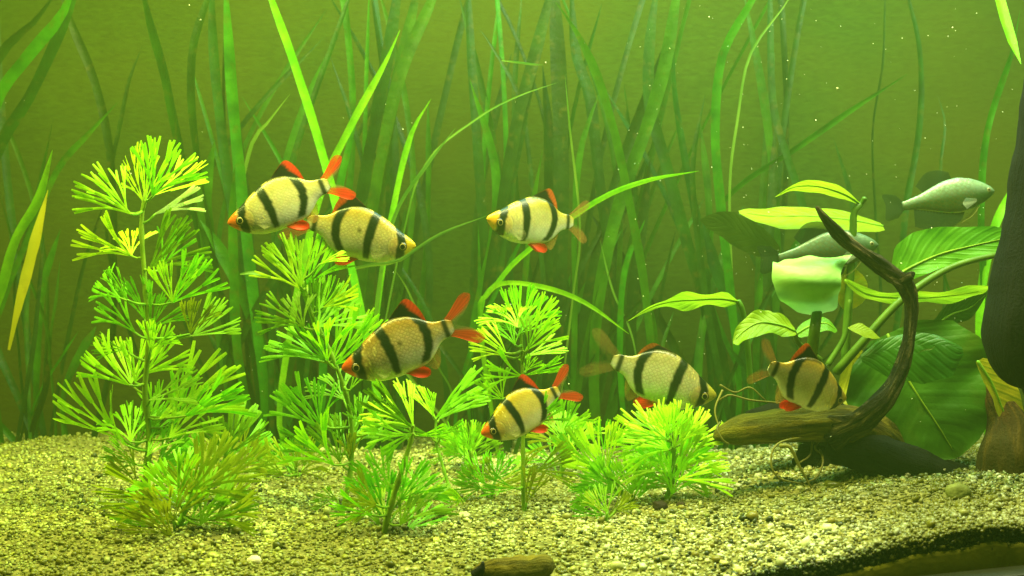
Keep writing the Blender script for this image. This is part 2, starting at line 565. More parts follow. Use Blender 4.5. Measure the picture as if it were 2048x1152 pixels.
VAL = [  # label, base px, depth, leaves: (material, width px, depth at tip, [(px, py) from base to tip])
 ('eel grass at the left edge with one yellowed dying leaf', 70, .80, [
   (0, 26, .76, [(-70, 640), (-40, 420), (0, 290), (60, 190), (112, 80), (150, -20), (190, -120)]),
   (1, 30, .74, [(-90, 640), (-60, 420), (-10, 210), (60, 110), (130, 20), (160, -90)]),
   (0, 22, .79, [(-80, 500), (-60, 260), (0, 110), (70, 40), (130, -40)]),
   (0, 20, .80, [(225, 700), (228, 420), (215, 270), (185, 150), (140, 40), (110, -60)]),
   (0, 12, .79, [(40, 720), (30, 560), (62, 440), (90, 320), (107, 235)]),
   (1, 14, .78, [(-15, 700), (10, 590), (55, 480), (115, 340), (180, 265), (235, 205)]),
   (2, 22, .73, [(-30, 700), (5, 570), (30, 480), (75, 400), (105, 300)]),
   (1, 9, .80, [(100, 700), (60, 560), (26, 480), (-5, 370)]),
   (1, 7, .80, [(110, 880), (100, 700), (112, 600), (120, 520)]),
 ]),
 ('tall dark eel grass left of the uppermost barb', 505, .80, [
   (0, 33, .79, [(480, 800), (430, 600), (372, 350), (330, 150), (290, 0), (270, -90)]),
   (0, 27, .78, [(505, 800), (455, 640), (412, 420), (388, 250), (385, 110), (415, 0), (440, -90)]),
   (0, 22, .79, [(520, 800), (500, 650), (465, 430), (438, 220), (425, 60), (425, -80)]),
   (1, 26, .77, [(530, 820), (512, 640), (488, 430), (470, 250), (458, 90), (450, -60)]),
   (0, 24, .80, [(540, 820), (520, 700), (500, 500), (482, 330), (462, 200), (455, 100)]),
   (1, 34, .79, [(470, 820), (440, 640), (415, 470), (410, 380), (430, 280)]),
   (1, 22, .77, [(500, 850), (475, 700), (468, 560), (466, 420), (470, 330)]),
   (4, 9, .79, [(475, 700), (465, 500), (500, 300), (540, 240), (580, 188)]),
   (0, 12, .80, [(300, 780), (215, 480), (250, 200), (285, 90)]),
   (1, 30, .79, [(590, 860), (540, 760), (500, 620), (440, 500), (400, 440)]),
 ]),
 ('eel grass with a bright straight leaf rising behind the uppermost barb', 620, .79, [
   (2, 20, .76, [(760, 850), (735, 690), (690, 480), (640, 290), (590, 130), (540, -10), (515, -90)]),
   (0, 17, .80, [(545, 860), (545, 620), (565, 420), (595, 290), (640, 160), (690, 20), (720, -70)]),
   (2, 17, .77, [(560, 860), (585, 640), (640, 390), (700, 255), (768, 130), (800, 60)]),
   (1, 22, .79, [(640, 870), (650, 640), (660, 480), (690, 330), (720, 200)]),
   (0, 26, .80, [(600, 870), (600, 700), (570, 560), (540, 420)]),
 ]),
 ('dense eel grass clump in the gap right of the paired barbs', 735, .80, [
   (0, 32, .79, [(700, 820), (700, 620), (722, 400), (758, 200), (790, 20), (800, -80)]),
   (1, 30, .77, [(710, 830), (715, 640), (752, 380), (798, 160), (860, 10), (900, -90)]),
   (1, 26, .78, [(735, 840), (735, 620), (755, 400), (790, 180), (828, 10), (840, -80)]),
   (0, 13, .80, [(775, 860), (765, 620), (742, 400), (700, 230), (660, 112)]),
   (2, 14, .77, [(745, 850), (755, 620), (790, 400), (822, 270), (862, 198)]),
   (4, 9, .75, [(745, 800), (758, 580), (790, 430), (850, 335), (912, 255)]),
   (4, 5, .75, [(800, 500), (850, 330), (950, 240), (1030, 195), (1115, 165)]),
   (1, 12, .80, [(720, 800), (735, 500), (730, 300), (735, 100), (740, -50)]),
   (0, 26, .81, [(800, 860), (800, 640), (780, 520), (790, 440)]),
   (4, 5, .78, [(905, 800), (870, 720), (820, 590), (790, 540)]),
 ]),
 ('eel grass with two crossing dark leaves left of the centre barb', 960, .80, [
   (0, 23, .80, [(975, 800), (972, 560), (955, 300), (943, 130), (935, -20), (930, -100)]),
   (0, 28, .78, [(950, 820), (965, 640), (1000, 430), (1035, 240), (1070, 110), (1100, -10), (1115, -90)]),
   (0, 20, .79, [(985, 820), (990, 620), (1018, 400), (1045, 250), (1072, 150)]),
   (1, 20, .79, [(940, 820), (950, 640), (985, 480), (990, 330), (940, 160)]),
   (0, 12, .81, [(1090, 640), (1065, 380), (1040, 200), (985, 95), (960, 60)]),
   (4, 8, .74, [(700, 580), (800, 520), (880, 468), (978, 430)]),
   (1, 13, .77, [(1050, 820), (1045, 640), (1062, 440), (1085, 300)]),
 ]),
 ('wide dark eel grass column behind the centre barb', 1110, .80, [
   (0, 36, .80, [(1105, 820), (1118, 600), (1122, 380), (1120, 200), (1112, 40), (1105, -80)]),
   (0, 30, .81, [(1090, 820), (1100, 600), (1100, 400), (1095, 250), (1085, 130)]),
   (1, 20, .75, [(1310, 860), (1292, 600), (1262, 420), (1228, 260), (1190, 140), (1150, 60), (1112, 5)]),
   (0, 30, .79, [(1245, 830), (1222, 560), (1195, 340), (1180, 200), (1150, 100), (1140, -60)]),
   (0, 28, .80, [(1165, 840), (1170, 640), (1212, 440), (1258, 290), (1310, 150), (1340, 60)]),
   (1, 16, .78, [(1140, 840), (1150, 640), (1150, 440), (1162, 300), (1200, 180)]),
   (2, 12, .66, [(960, 640), (1000, 560), (1060, 498), (1190, 404), (1290, 362), (1398, 342)]),
   (2, 11, .64, [(960, 640), (975, 590), (1010, 566), (1090, 575), (1170, 605), (1258, 668)]),
   (4, 5, .74, [(1145, 600), (1160, 460), (1140, 260), (1130, 150)]),
 ]),
 ('eel grass with a broad pale green top behind the white striped barb', 1280, .80, [
   (1, 30, .76, [(1190, 820), (1195, 620), (1235, 420), (1298, 240), (1332, 120), (1352, 0), (1370, -90)]),
   (0, 27, .79, [(1470, 860), (1430, 660), (1378, 500), (1335, 340), (1300, 210), (1300, 80), (1320, -60)]),
   (0, 22, .79, [(1440, 860), (1425, 680), (1400, 480), (1362, 280), (1345, 140), (1350, 20)]),
   (0, 26, .80, [(1270, 850), (1262, 640), (1280, 480), (1300, 320)]),
   (1, 14, .78, [(1250, 860), (1240, 700), (1250, 540), (1290, 440)]),
   (4, 5, .78, [(1270, 700), (1225, 580), (1200, 480)]),
   (0, 15, .80, [(1160, 850), (1120, 700), (1150, 560), (1220, 430)]),
 ]),
 ('eel grass with a bright bent top rising behind the broad leaves', 1465, .79, [
   (1, 22, .76, [(1478, 800), (1462, 600), (1442, 420), (1430, 260), (1445, 110), (1510, -10), (1550, -90)]),
   (0, 16, .79, [(1450, 800), (1415, 620), (1390, 420), (1388, 310), (1410, 190)]),
   (4, 6, .78, [(1475, 760), (1462, 520), (1460, 360), (1475, 240), (1500, 110), (1570, 10), (1600, -40)]),
   (0, 17, .81, [(1640, 620), (1610, 430), (1570, 300), (1545, 200), (1540, 0), (1540, -80)]),
   (0, 22, .81, [(1545, 800), (1535, 560), (1545, 400), (1550, 250)]),
   (0, 30, .80, [(1500, 800), (1470, 640), (1425, 520), (1405, 440)]),
 ]),
 ('thin eel grass with one long leaf leaning right across the back wall', 1570, .82, [
   (1, 15, .80, [(1420, 600), (1430, 440), (1480, 370), (1580, 305), (1700, 222), (1815, 148)]),
   (0, 15, .83, [(1795, 640), (1810, 430), (1838, 260), (1840, 110), (1815, -10), (1800, -80)]),
   (0, 7, .83, [(1760, 640), (1750, 420), (1745, 260), (1765, 130), (1770, 0), (1775, -60)]),
   (0, 7, .84, [(1885, 640), (1880, 360), (1890, 250), (1875, 190)]),
 ]),
 ('eel grass in the upper right corner with a blunt bright leaf tip hanging down', 1985, .74, [
   (1, 16, .74, [(1970, 640), (1962, 420), (1975, 260), (2022, 110), (2040, 20)]),
   (2, 26, .66, [(2110, 640), (2120, 300), (2080, 20), (2030, -150), (1985, -110), (1995, -20), (2016, 60), (2042, 128)]),
   (2, 20, .74, [(1960, 640), (1985, 470), (2025, 385), (2075, 310)]),
   (1, 10, .76, [(1905, 620), (1870, 480), (1920, 410), (1960, 385)]),
 ]),
]
for vi, (label, bx, bY, leaves) in enumerate(VAL):
    base = gpt(bx, 900, bY)
    root = thing('eel_grass_plant', base, label, 'eel grass', 'eel grass plants along the back')
    rr = random.Random(100 + vi)
    for li, (mi, wpx, tY, path) in enumerate(leaves):
        npt = len(path)
        b0 = base + Vector((rr.uniform(-.006, .006), rr.uniform(-.006, .006), 0))
        if abs(path[0][0] - bx) > 60 and path[0][1] > 600:     # leaf roots beside the crown
            b0 = gpt(path[0][0] + (bx - path[0][0]) * 0.25, 900, bY)
        pts = [b0]
        for k, (px, py) in enumerate(path):
            pts.append(P(px, py, bY + (tY - bY) * (k + 1) / npt))
        blunt = (vi == 9 and li == 1)
        ribbon(pts, wpx / F * (bY + tY) / 2 * 0.86, M_VAL[mi], root, seed=vi * 31 + li, n=30, twist=.35, tip=.10 if blunt else .16, blunt=blunt)
    for k in range((3, 5, 5, 6, 5, 6, 5, 4, 2, 0)[vi]):                # thin leaves behind, reaching the surface
        b0 = base + Vector((rr.uniform(-.03, .03), rr.uniform(.005, .04), 0))
        b0.z = ground(b0.x, b0.y) - .002
        lean, bow = rr.gauss(0, .05), rr.gauss(0, .03)
        Lh = rr.uniform(.22, .42)
        pts = [b0 + Vector((lean * t * Lh / .3 + bow * math.sin(t * 3.1), .01 * t, Lh * t)) for t in (0, .2, .4, .6, .8, 1)]
        ribbon(pts, rr.uniform(.003, .0062), M_VAL[rr.choice([0, 0, 1])], root, seed=vi * 91 + k, n=22, twist=.3)
    for k in range(rr.randint(5, 9) if vi < 8 else 3):                 # young leaves round the crown
        a = rr.uniform(-0.45, 0.45)
        Lh = rr.uniform(0.05, 0.19)
        lean = rr.uniform(-.02, .03)
        b0 = base + Vector((rr.uniform(-.022, .022), rr.uniform(-.012, .02), 0))
        pts = [b0 + Vector((a * Lh * t * t + 0.006 * math.sin(t * 4 + k), lean * t, Lh * t)) for t in (0, .25, .5, .75, 1)]
        ribbon(pts, rr.uniform(.0028, .0075), M_VAL[rr.choice([0, 0, 1, 1])], root, seed=vi * 77 + k, n=14)

# ------------------------------------------------------------------ fine leaved stem plants
M_FAN = [leaf_mat('fan_leaf_bright', L(176, 238, 6), L(206, 248, 46), 0.45, 90, rnd=.16, rough=.5),
         leaf_mat('fan_leaf_green', L(146, 220, 6), L(176, 236, 30), 0.45, 90, rnd=.2, rough=.5),
         leaf_mat('fan_leaf_deep', L(110, 186, 14), L(146, 210, 26), 0.42, 90, rnd=.25, rough=.5),
         leaf_mat('fan_leaf_old', L(140, 166, 10), L(170, 190, 26), 0.45, 90, rnd=.25, rough=.5, spots=.4),
         leaf_mat('fan_leaf_white', L(214, 238, 120), L(236, 250, 170), 0.50, 90, rnd=.1, rough=.5)]
m_stem = leaf_mat('stem_green', L(110, 160, 30), L(146, 190, 50), 0.25, 120, rnd=.15)

def fan_mesh(spread, seed, droop):
    rr = random.Random(seed)
    V, Fc = [], []
    n0 = max(3, int(round(spread / 12.0)))
    w0 = 0.044
    paths = []
    def branch(p, ang, length, lvl, w, bend):
        n = 4
        pts = [p]
        a = ang
        for i in range(n):
            a += bend / n
            pts.append((pts[-1][0] + math.cos(a) * length / n, pts[-1][1] + math.sin(a) * length / n))
        paths.append((pts, w, lvl))
        if lvl < 2:
            d = math.radians(rr.uniform(3.0, 6.0) * (1.15 if lvl == 1 else 1.3))
            rest = (0.34 if lvl == 0 else 0.36)
            for s in (-1, 1):
                branch(pts[-1], a + s * d, rest * rr.uniform(0.82, 1.12), lvl + 1, w * 0.93, bend * 0.5 + math.radians(rr.uniform(-9, 9)) + s * math.radians(rr.uniform(-2, 5)))
    for i in range(n0):
        u = (i + 0.5) / n0 - 0.5
        a = math.radians(spread) * u + math.radians(rr.uniform(-2, 2))
        branch((0, 0), a, 0.34 * rr.uniform(.85, 1.1) * (1 - 0.25 * abs(u)), 0, w0, a * 0.5 + math.radians(rr.uniform(-5, 5)))
    ph = rr.uniform(0, 6)
    for pts, w, lvl in paths:
        m = len(pts)
        zo = rr.uniform(-.02, .02)
        for i, p in enumerate(pts):
            q0, q1 = pts[max(0, i - 1)], pts[min(m - 1, i + 1)]
            dx, dy = q1[0] - q0[0], q1[1] - q0[1]
            l = math.hypot(dx, dy) or 1
            px, py = -dy / l, dx / l
            r = math.hypot(*p)
            ww = w * (0.55 + 0.45 * min(1, r * 3)) * (1.22 if lvl == 2 else 1)
            if lvl == 2 and i == m - 1: ww *= 0.7
            z = droop * r * r + 0.05 * math.sin(3 * p[1] + ph) * r + zo * r
            roll = 0.35 * math.sin(ph + 9 * p[1] + i)
            for s in (-1, 0, 1):
                V.append((p[0] + px * s * ww / 2, p[1] + py * s * ww / 2, z + s * ww * 0.5 * roll + (0.006 if s == 0 else 0)))
        b = len(V) - 3 * m
        for i in range(m - 1):
            for s in (0, 1):
                a = b + i * 3 + s
                Fc.append((a, a + 1, a + 4, a + 3))
    return V, Fc

FANS = {}
def get_fan(spread, rr):
    key = min((25, 40, 60, 85), key=lambda k: abs(k - spread))
    v = rr.randrange(5)
    if (key, v) not in FANS:
        V, Fc = fan_mesh(key, key * 10 + v, [-.25, .05, -.4, -.12, .2][v])
        me = bpy.data.meshes.new('fan_leaf')
        me.from_pydata(V, [], Fc)
        me.polygons.foreach_set('use_smooth', [True] * len(me.polygons))
        me.materials.append(M_FAN[0])
        me.update()
        FANS[(key, v)] = me
    return FANS[(key, v)]

def fan_leaf(root, origin, stem_pt, ang, length, spread, mi, rr, tilt=None):
    """ang in degrees in the image plane (0 right, 90 up); origin is where the fan opens"""
    a = math.radians(ang)
    yaw = rr.uniform(-0.55, 0.55) if tilt is None else tilt
    X = Vector((math.cos(a) * math.cos(yaw), -math.sin(yaw), math.sin(a) * math.cos(yaw))).normalized()
    Z0 = Vector((0, -1, 0))
    Z = (Z0 - X * Z0.dot(X)).normalized()
    Z = Matrix.Rotation(rr.uniform(-0.7, 0.7), 3, X) @ Z
    Yv = Z.cross(X)
    M = Matrix((X, Yv, Z)).transposed().to_4x4()
    o = bpy.data.objects.new('leaf', get_fan(spread, rr))
    COL.objects.link(o)
    o.parent = root
    s = length * 1.02
    o.matrix_basis = Matrix.Translation(origin - root.location) @ M @ Matrix.Diagonal((s, s, s, 1))
    o.material_slots[0].link = 'OBJECT'
    o.material_slots[0].material = M_FAN[mi]
    if stem_pt is not None and (stem_pt - origin).length > 0.003:
        mid = (stem_pt + origin) / 2 + Vector((0, 0, -0.001))
        V, Fc = tube([stem_pt, mid, origin], [.0008, .0007, .0006], 5, 5)
        link_mesh('leaf_stalk', sub(V, root.location), Fc, m_stem, root)
    return o

def stem_plant(label, Y, stem, fans, seed, r=0.0014, extra=None, extra_mats=(1, 2, 3), low=None):
    """stem: pixels from base to top; fans: (ox, oy, ang, len px, spread, mat)"""
    rr = random.Random(seed)
    base = gpt(stem[0][0], stem[0][1], Y)
    root = thing('fine_leaved_water_plant', base, label, 'water plant', 'fine leaved plants in the gravel')
    pts = [base + Vector((0, 0, -.002))] + [P(x, y, Y + rr.uniform(-.003, .003)) for x, y in stem[1:]]
    S = catmull(pts, 30)
    V, Fc = tube(S, [r * (1.1 - .4 * i / 29) * (1.35 if i % 5 == 0 else 1) for i in range(30)], 7)
    link_mesh('stem', sub(V, base), Fc, m_stem, root)
    px2m = Y / F
    for (ox, oy, ang, ln, spread, mi) in fans:
        dY = rr.uniform(-.014, .014)
        o = P(ox, oy, Y + dY)
        below = [s for s in S if s.z < o.z + 0.002] or [S[0]]
        sp = min(below, key=lambda s: abs((s - o).length - 0.008) if (s - o).length < .03 else (s - o).length)
        fan_leaf(root, o, sp, ang, ln * px2m, spread, mi, rr)
    if extra:
        k0, k1, n, ln = extra          # stem fractions, count, length px
        for i in range(n):
            t = k0 + (k1 - k0) * (i + rr.random() * .8) / n
            s = S[min(29, int(t * 29))]
            a = rr.uniform(-10, 190)
            off = rr.uniform(12, 30) * px2m
            az = math.radians(a)
            o = s + Vector((math.cos(az) * off, rr.uniform(-.012, .012), math.sin(az) * off * .6 + .002))
            if o.z < ground(o.x, o.y) + 0.004: o.z = ground(o.x, o.y) + 0.006
            fan_leaf(root, o, s, a if 8 < a < 172 else (a + 20 if a < 90 else a - 20), ln * px2m * rr.uniform(.75, 1.15), rr.choice([40, 60, 60]), rr.choice(extra_mats), rr, rr.uniform(-.9, .9))
    return root

stem_plant('tallest fine leaved plant at the left with bright fan shaped tips', .60,
 [(285, 1040), (292, 960), (298, 870), (290, 780), (298, 680), (290, 560), (283, 450), (292, 380)],
 [(285, 400, 122, 118, 40, 0), (292, 400, 84, 108, 60, 0), (305, 392, 62, 110, 60, 1), (308, 390, 32, 112, 40, 0), (262, 428, 142, 108, 40, 1),
  (255, 425, 118, 92, 40, 1), (310, 428, 24, 98, 25, 4), (263, 512, 150, 112, 40, 0), (263, 512, 112, 84, 60, 0), (300, 535, 42, 118, 60, 2),
  (320, 540, 68, 90, 40, 2), (345, 605, 92, 84, 60, 0), (345, 605, 40, 118, 40, 1), (240, 596, 152, 100, 40, 2), (255, 600, 120, 70, 40, 2),
  (270, 665, 134, 108, 40, 2), (300, 660, 62, 76, 60, 2), (290, 640, 105, 90, 60, 2), (385, 672, 36, 95, 60, 2), (380, 668, 76, 72, 60, 3),
  (300, 700, 60, 78, 60, 1), (262, 768, 104, 100, 60, 0), (270, 765, 76, 84, 60, 0), (290, 748, 46, 112, 60, 0), (258, 770, 147, 122, 40, 1),
  (320, 838, 40, 168, 40, 0), (372, 832, 26, 132, 40, 1), (345, 850, 62, 110, 60, 1), (250, 882, 138, 158, 40, 0), (256, 892, 156, 128, 40, 1),
  (262, 884, 104, 92, 60, 1), (338, 876, 46, 112, 60, 1), (272, 894, 70, 96, 60, 2), (300, 880, 92, 84, 60, 2), (300, 800, 20, 100, 40, 2),
  (250, 700, 168, 60, 40, 2), (275, 930, 158, 80, 60, 2), (310, 935, 30, 90, 60, 2)], 1, .0016, (.05, .28, 5, 80), (1, 3, 2))
stem_plant('fine leaved plant below the paired barbs with a bright leaning top', .59,
 [(680, 1040), (700, 950), (704, 860), (690, 780), (655, 690), (622, 620), (606, 560)],
 [(600, 578, 138, 104, 40, 0), (602, 574, 98, 100, 60, 1), (615, 570, 66, 96, 60, 1), (640, 528, 28, 54, 25, 0), (645, 612, 62, 62, 40, 0),
  (647, 614, 26, 90, 40, 0), (632, 655, 40, 108, 60, 2), (625, 650, 75, 90, 60, 2), (655, 722, 92, 100, 40, 1), (662, 726, 54, 128, 40, 0),
  (672, 728, 36, 134, 40, 1), (600, 652, 158, 90, 40, 2), (608, 655, 120, 70, 60, 2), (640, 722, 148, 118, 40, 2), (650, 720, 128, 88, 60, 2),
  (632, 852, 132, 118, 40, 2), (640, 850, 98, 90, 60, 2), (668, 930, 134, 130, 40, 1), (680, 925, 100, 92, 60, 2), (735, 868, 112, 66, 40, 2),
  (736, 866, 50, 74, 40, 2), (700, 885, 46, 100, 60, 2), (692, 905, 82, 92, 60, 2), (640, 905, 165, 100, 25, 2), (688, 800, 130, 90, 60, 2),
  (700, 780, 60, 80, 40, 2)], 2, .0013, (.05, .3, 3, 70), (2, 3))
stem_plant('fine leaved plant in the middle crowned by a dense bright whorl', .60,
 [(1048, 1070), (1046, 960), (1046, 860), (1045, 770), (1043, 690), (1040, 650)],
 [(1035, 655, 118, 84, 60, 1), (1040, 652, 92, 80, 60, 1), (1046, 655, 62, 84, 60, 1), (1048, 664, 34, 92, 40, 0), (1028, 662, 146, 74, 60, 2),
  (1012, 706, 122, 66, 40, 0), (1010, 712, 152, 72, 40, 0), (1050, 702, 48, 92, 40, 0), (1054, 712, 18, 84, 25, 1), (1056, 700, 74, 66, 40, 2),
  (1044, 752, 166, 84, 40, 1), (1050, 750, 12, 74, 25, 1), (1052, 742, 62, 44, 60, 1), (1006, 796, 120, 62, 60, 1), (1004, 798, 160, 64, 40, 1),
  (1030, 690, 108, 60, 60, 2), (1060, 850, 40, 80, 40, 2)], 3, .0011, (.05, .35, 3, 70), (2, 3))
stem_plant('slender fine leaved plant in front with a yellow green forked top', .555,
 [(764, 1110), (782, 1010), (804, 940), (822, 880), (826, 850)],
 [(826, 852, 98, 88, 25, 0), (824, 856, 138, 118, 25, 2), (818, 852, 152, 104, 40, 0), (812, 870, 168, 92, 40, 0), (826, 868, 196, 88, 40, 2),
  (836, 872, 12, 60, 25, 1), (745, 1030, 168, 80, 40, 1), (760, 1050, 140, 96, 60, 2), (770, 1040, 100, 110, 60, 2), (800, 1050, 60, 110, 60, 2),
  (812, 1060, 30, 110, 60, 2), (800, 1000, 40, 100, 60, 2), (780, 985, 130, 100, 60, 2)], 4, .0015, (.05, .35, 4, 85), (2, 3, 3))
stem_plant('small upright sprig between the front plant and the lowest barb', .66,
 [(905, 985), (882, 920), (872, 880), (872, 838)],
 [(872, 838, 118, 70, 25, 0), (872, 836, 50, 120, 25, 2), (878, 838, 34, 110, 25, 2), (860, 870, 168, 110, 25, 2), (882, 870, 20, 50, 25, 2),
  (866, 832, 92, 60, 25, 0)], 5, .001)
stem_plant('bushy bright green plant under the pale striped barb', .60,
 [(1327, 1036), (1338, 985), (1345, 930), (1345, 880), (1340, 850)],
 [(1340, 868, 92, 50, 85, 0), (1330, 875, 122, 68, 60, 0), (1350, 873, 58, 72, 60, 0), (1338, 900, 152, 94, 60, 0), (1350, 905, 32, 104, 60, 0),
  (1340, 925, 172, 92, 60, 1), (1352, 930, 6, 112, 60, 0), (1340, 945, 140, 100, 60, 1), (1352, 940, 50, 106, 60, 1), (1350, 955, -14, 80, 40, 1),
  (1338, 955, 194, 90, 40, 1), (1344, 895, 105, 80, 60, 1), (1348, 895, 74, 80, 60, 0), (1344, 960, 92, 100, 85, 1), (1356, 960, 22, 100, 40, 0),
  (1330, 905, 130, 104, 60, 0), (1350, 975, 160, 90, 60, 1), (1336, 880, 160, 78, 40, 2)], 6, .0017, (.1, .8, 6, 80), (0, 1, 1))
stem_plant('low open fan of yellow green leaves left of the bushy plant', .61,
 [(1264, 1012), (1240, 975), (1214, 946)],
 [(1213, 946, 172, 112, 25, 0), (1213, 944, 148, 116, 25, 0), (1213, 944, 120, 112, 25, 0), (1214, 942, 84, 100, 25, 0), (1206, 900, 62, 60, 60, 1),
  (1230, 975, 160, 90, 60, 2), (1245, 990, 150, 80, 60, 2)], 7, .0009, (.0, .5, 4, 85), (1, 2))
stem_plant('small tuft left of the lowest barb near the back of the gravel', .70,
 [(948, 960), (944, 930), (940, 905)],
 [(940, 902, 112, 58, 60, 1), (940, 902, 84, 60, 60, 1), (944, 902, 58, 56, 60, 2), (936, 910, 150, 50, 60, 2), (946, 912, 20, 60, 40, 2)], 8, .001, (.0, .8, 5, 70), (1, 2))
stem_plant('broad low mound of fine leaves in the left foreground', .555,
 [(350, 1095), (356, 1060), (372, 1015), (392, 970)],
 [(392, 975, 62, 96, 60, 3), (380, 985, 30, 130, 60, 3), (372, 990, 150, 120, 60, 2), (350, 1010, 168, 150, 40, 3), (360, 1040, 172, 130, 60, 3),
  (380, 1040, 18, 130, 60, 2), (390, 1000, 92, 90, 85, 3), (345, 1060, 160, 110, 60, 1), (340, 1070, 186, 90, 40, 3), (400, 1050, 60, 110, 60, 2),
  (360, 1010, 110, 110, 60, 1), (345, 1075, 130, 100, 60, 3), (430, 1040, 40, 100, 60, 3), (430, 1060, 10, 80, 40, 3)], 9, .0016, (.0, .9, 5, 95), (3, 2, 3))
stem_plant('dark green low plant right of the tall left plant', .66,
 [(440, 985), (444, 950), (452, 905)],
 [(430, 915, 34, 130, 40, 2), (440, 925, 14, 120, 40, 2), (450, 915, 62, 90, 60, 2), (452, 905, 100, 70, 60, 2), (425, 930, 150, 90, 60, 2),
  (470, 940, 40, 84, 60, 3), (455, 950, 0, 110, 40, 3)], 10, .0013, (.0, .9, 4, 85), (2, 3, 3))
stem_plant('short yellowish sprouts behind the leaning plant', .68,
 [(596, 975), (594, 950), (592, 930)],
 [(592, 935, 120, 62, 60, 2), (592, 935, 70, 60, 60, 3), (588, 945, 156, 70, 60, 2), (600, 945, 24, 76, 40, 3)], 11, .001, (.0, .8, 6, 80), (2, 3))
stem_plant('dark fans behind the lowest barb tail', .68,
 [(1120, 950), (1126, 900), (1130, 860)],
 [(1128, 862, 30, 62, 60, 2), (1128, 860, 62, 66, 60, 1), (1124, 868, 110, 58, 60, 2), (1120, 880, 14, 84, 40, 1), (1118, 890, 150, 80, 60, 3)], 12, .001, (.0, .8, 6, 80), (2, 1))
stem_plant('sparse low sprout in the bare gravel between middle and front plants', .63,
 [(980, 1015), (985, 985), (990, 960)],
 [(990, 960, 150, 70, 60, 3), (990, 960, 60, 70, 60, 2), (985, 975, 20, 80, 40, 3)], 13, .001, (.0, .8, 4, 75), (3, 2))
stem_plant('low spreading sprout beneath the open fan', .575,
 [(1205, 1062), (1212, 1040), (1215, 1020)],
 [(1212, 1030, 164, 70, 40, 2), (1214, 1026, 110, 60, 60, 2), (1216, 1030, 30, 60, 40, 3)], 14, .001, (.0, .7, 3, 60), (2, 3))
# one curled frond bending down to the gravel
rt = stem_plant('low plant with a curled pale frond bending to the gravel', .585,
 [(835, 1052), (838, 1020), (846, 985)],
 [(846, 990, 140, 70, 60, 2), (842, 1000, 30, 60, 40, 2)], 15, .0011)
for k in range(6):
    pts = [P(845, 988, .585), P(872 + k * 3, 972 + k * 5, .58 - k * .001), P(905 + k * 3, 978 + k * 5, .577), P(932 - k * 6, 1008 + k * 2, .575)]
    ribbon(pts, .0016, M_FAN[0], rt, name='frond', n=10, seed=k, tip=.3)

# ------------------------------------------------------------------ driftwood
def wood_mat(name, stops, gscale, algae, bump=1.0, streak=9.0):
    m, nt, out = new_mat(name)
    at = nd(nt, 'ShaderNodeAttribute', attribute_name='grain')
    mp = nd(nt, 'ShaderNodeMapping'); mp.inputs['Scale'].default_value = (1, 1, 1 / streak)
    nt.links.new(at.outputs['Vector'], mp.inputs['Vector'])
    n1 = nd(nt, 'ShaderNodeTexNoise'); n1.inputs['Scale'].default_value = gscale; n1.inputs['Detail'].default_value = 9
    n1.inputs['Roughness'].default_value = .68; n1.inputs['Distortion'].default_value = .6
    nt.links.new(mp.outputs[0], n1.inputs['Vector'])
    c = ramp(nt, n1.outputs['Fac'], stops)
    tc = nd(nt, 'ShaderNodeTexCoord')
    n2 = nd(nt, 'ShaderNodeTexNoise'); n2.inputs['Scale'].default_value = algae[1]; n2.inputs['Detail'].default_value = 6
    nt.links.new(tc.outputs['Object'], n2.inputs['Vector'])
    c = mixc(nt, ramp(nt, n2.outputs['Fac'], [(.42, (0, 0, 0, 1)), (.6, (algae[2],) * 3 + (1,))]), c, algae[0])
    n3 = nd(nt, 'ShaderNodeTexNoise'); n3.inputs['Scale'].default_value = 700; n3.inputs['Detail'].default_value = 4
    nt.links.new(tc.outputs['Object'], n3.inputs['Vector'])
    h = math_n(nt, 'ADD', n1.outputs['Fac'], math_n(nt, 'MULTIPLY', n3.outputs['Fac'], .25))
    b = nd(nt, 'ShaderNodeBump'); b.inputs['Strength'].default_value = bump; b.inputs['Distance'].default_value = .004
    nt.links.new(h, b.inputs['Height'])
    bs = nd(nt, 'ShaderNodeBsdfPrincipled'); bs.inputs['Roughness'].default_value = .8
    bs.inputs['Specular IOR Level'].default_value = .15
    nt.links.new(c, bs.inputs['Base Color']); nt.links.new(b.outputs[0], bs.inputs['Normal'])
    nt.links.new(bs.outputs[0], out.inputs['Surface'])
    return m
m_wood = wood_mat('wood_bark', [(.34, L(8, 6, 3)), (.48, L(40, 33, 14)), (.58, L(88, 78, 38)), (.72, L(160, 150, 92))], 420, (L(24, 24, 8), 40, .6))
m_wood2 = wood_mat('wood_algae', [(.32, L(24, 20, 6)), (.5, L(78, 68, 16)), (.68, L(134, 120, 32))], 260, (L(96, 96, 14), 22, .6), .7)
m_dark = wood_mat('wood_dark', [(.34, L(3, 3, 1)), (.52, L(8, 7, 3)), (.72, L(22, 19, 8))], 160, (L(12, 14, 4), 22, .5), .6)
m_umber = wood_mat('wood_umber', [(.34, L(26, 16, 4)), (.52, L(60, 40, 9)), (.70, L(104, 78, 18))], 200, (L(66, 60, 12), 24, .5), .7)

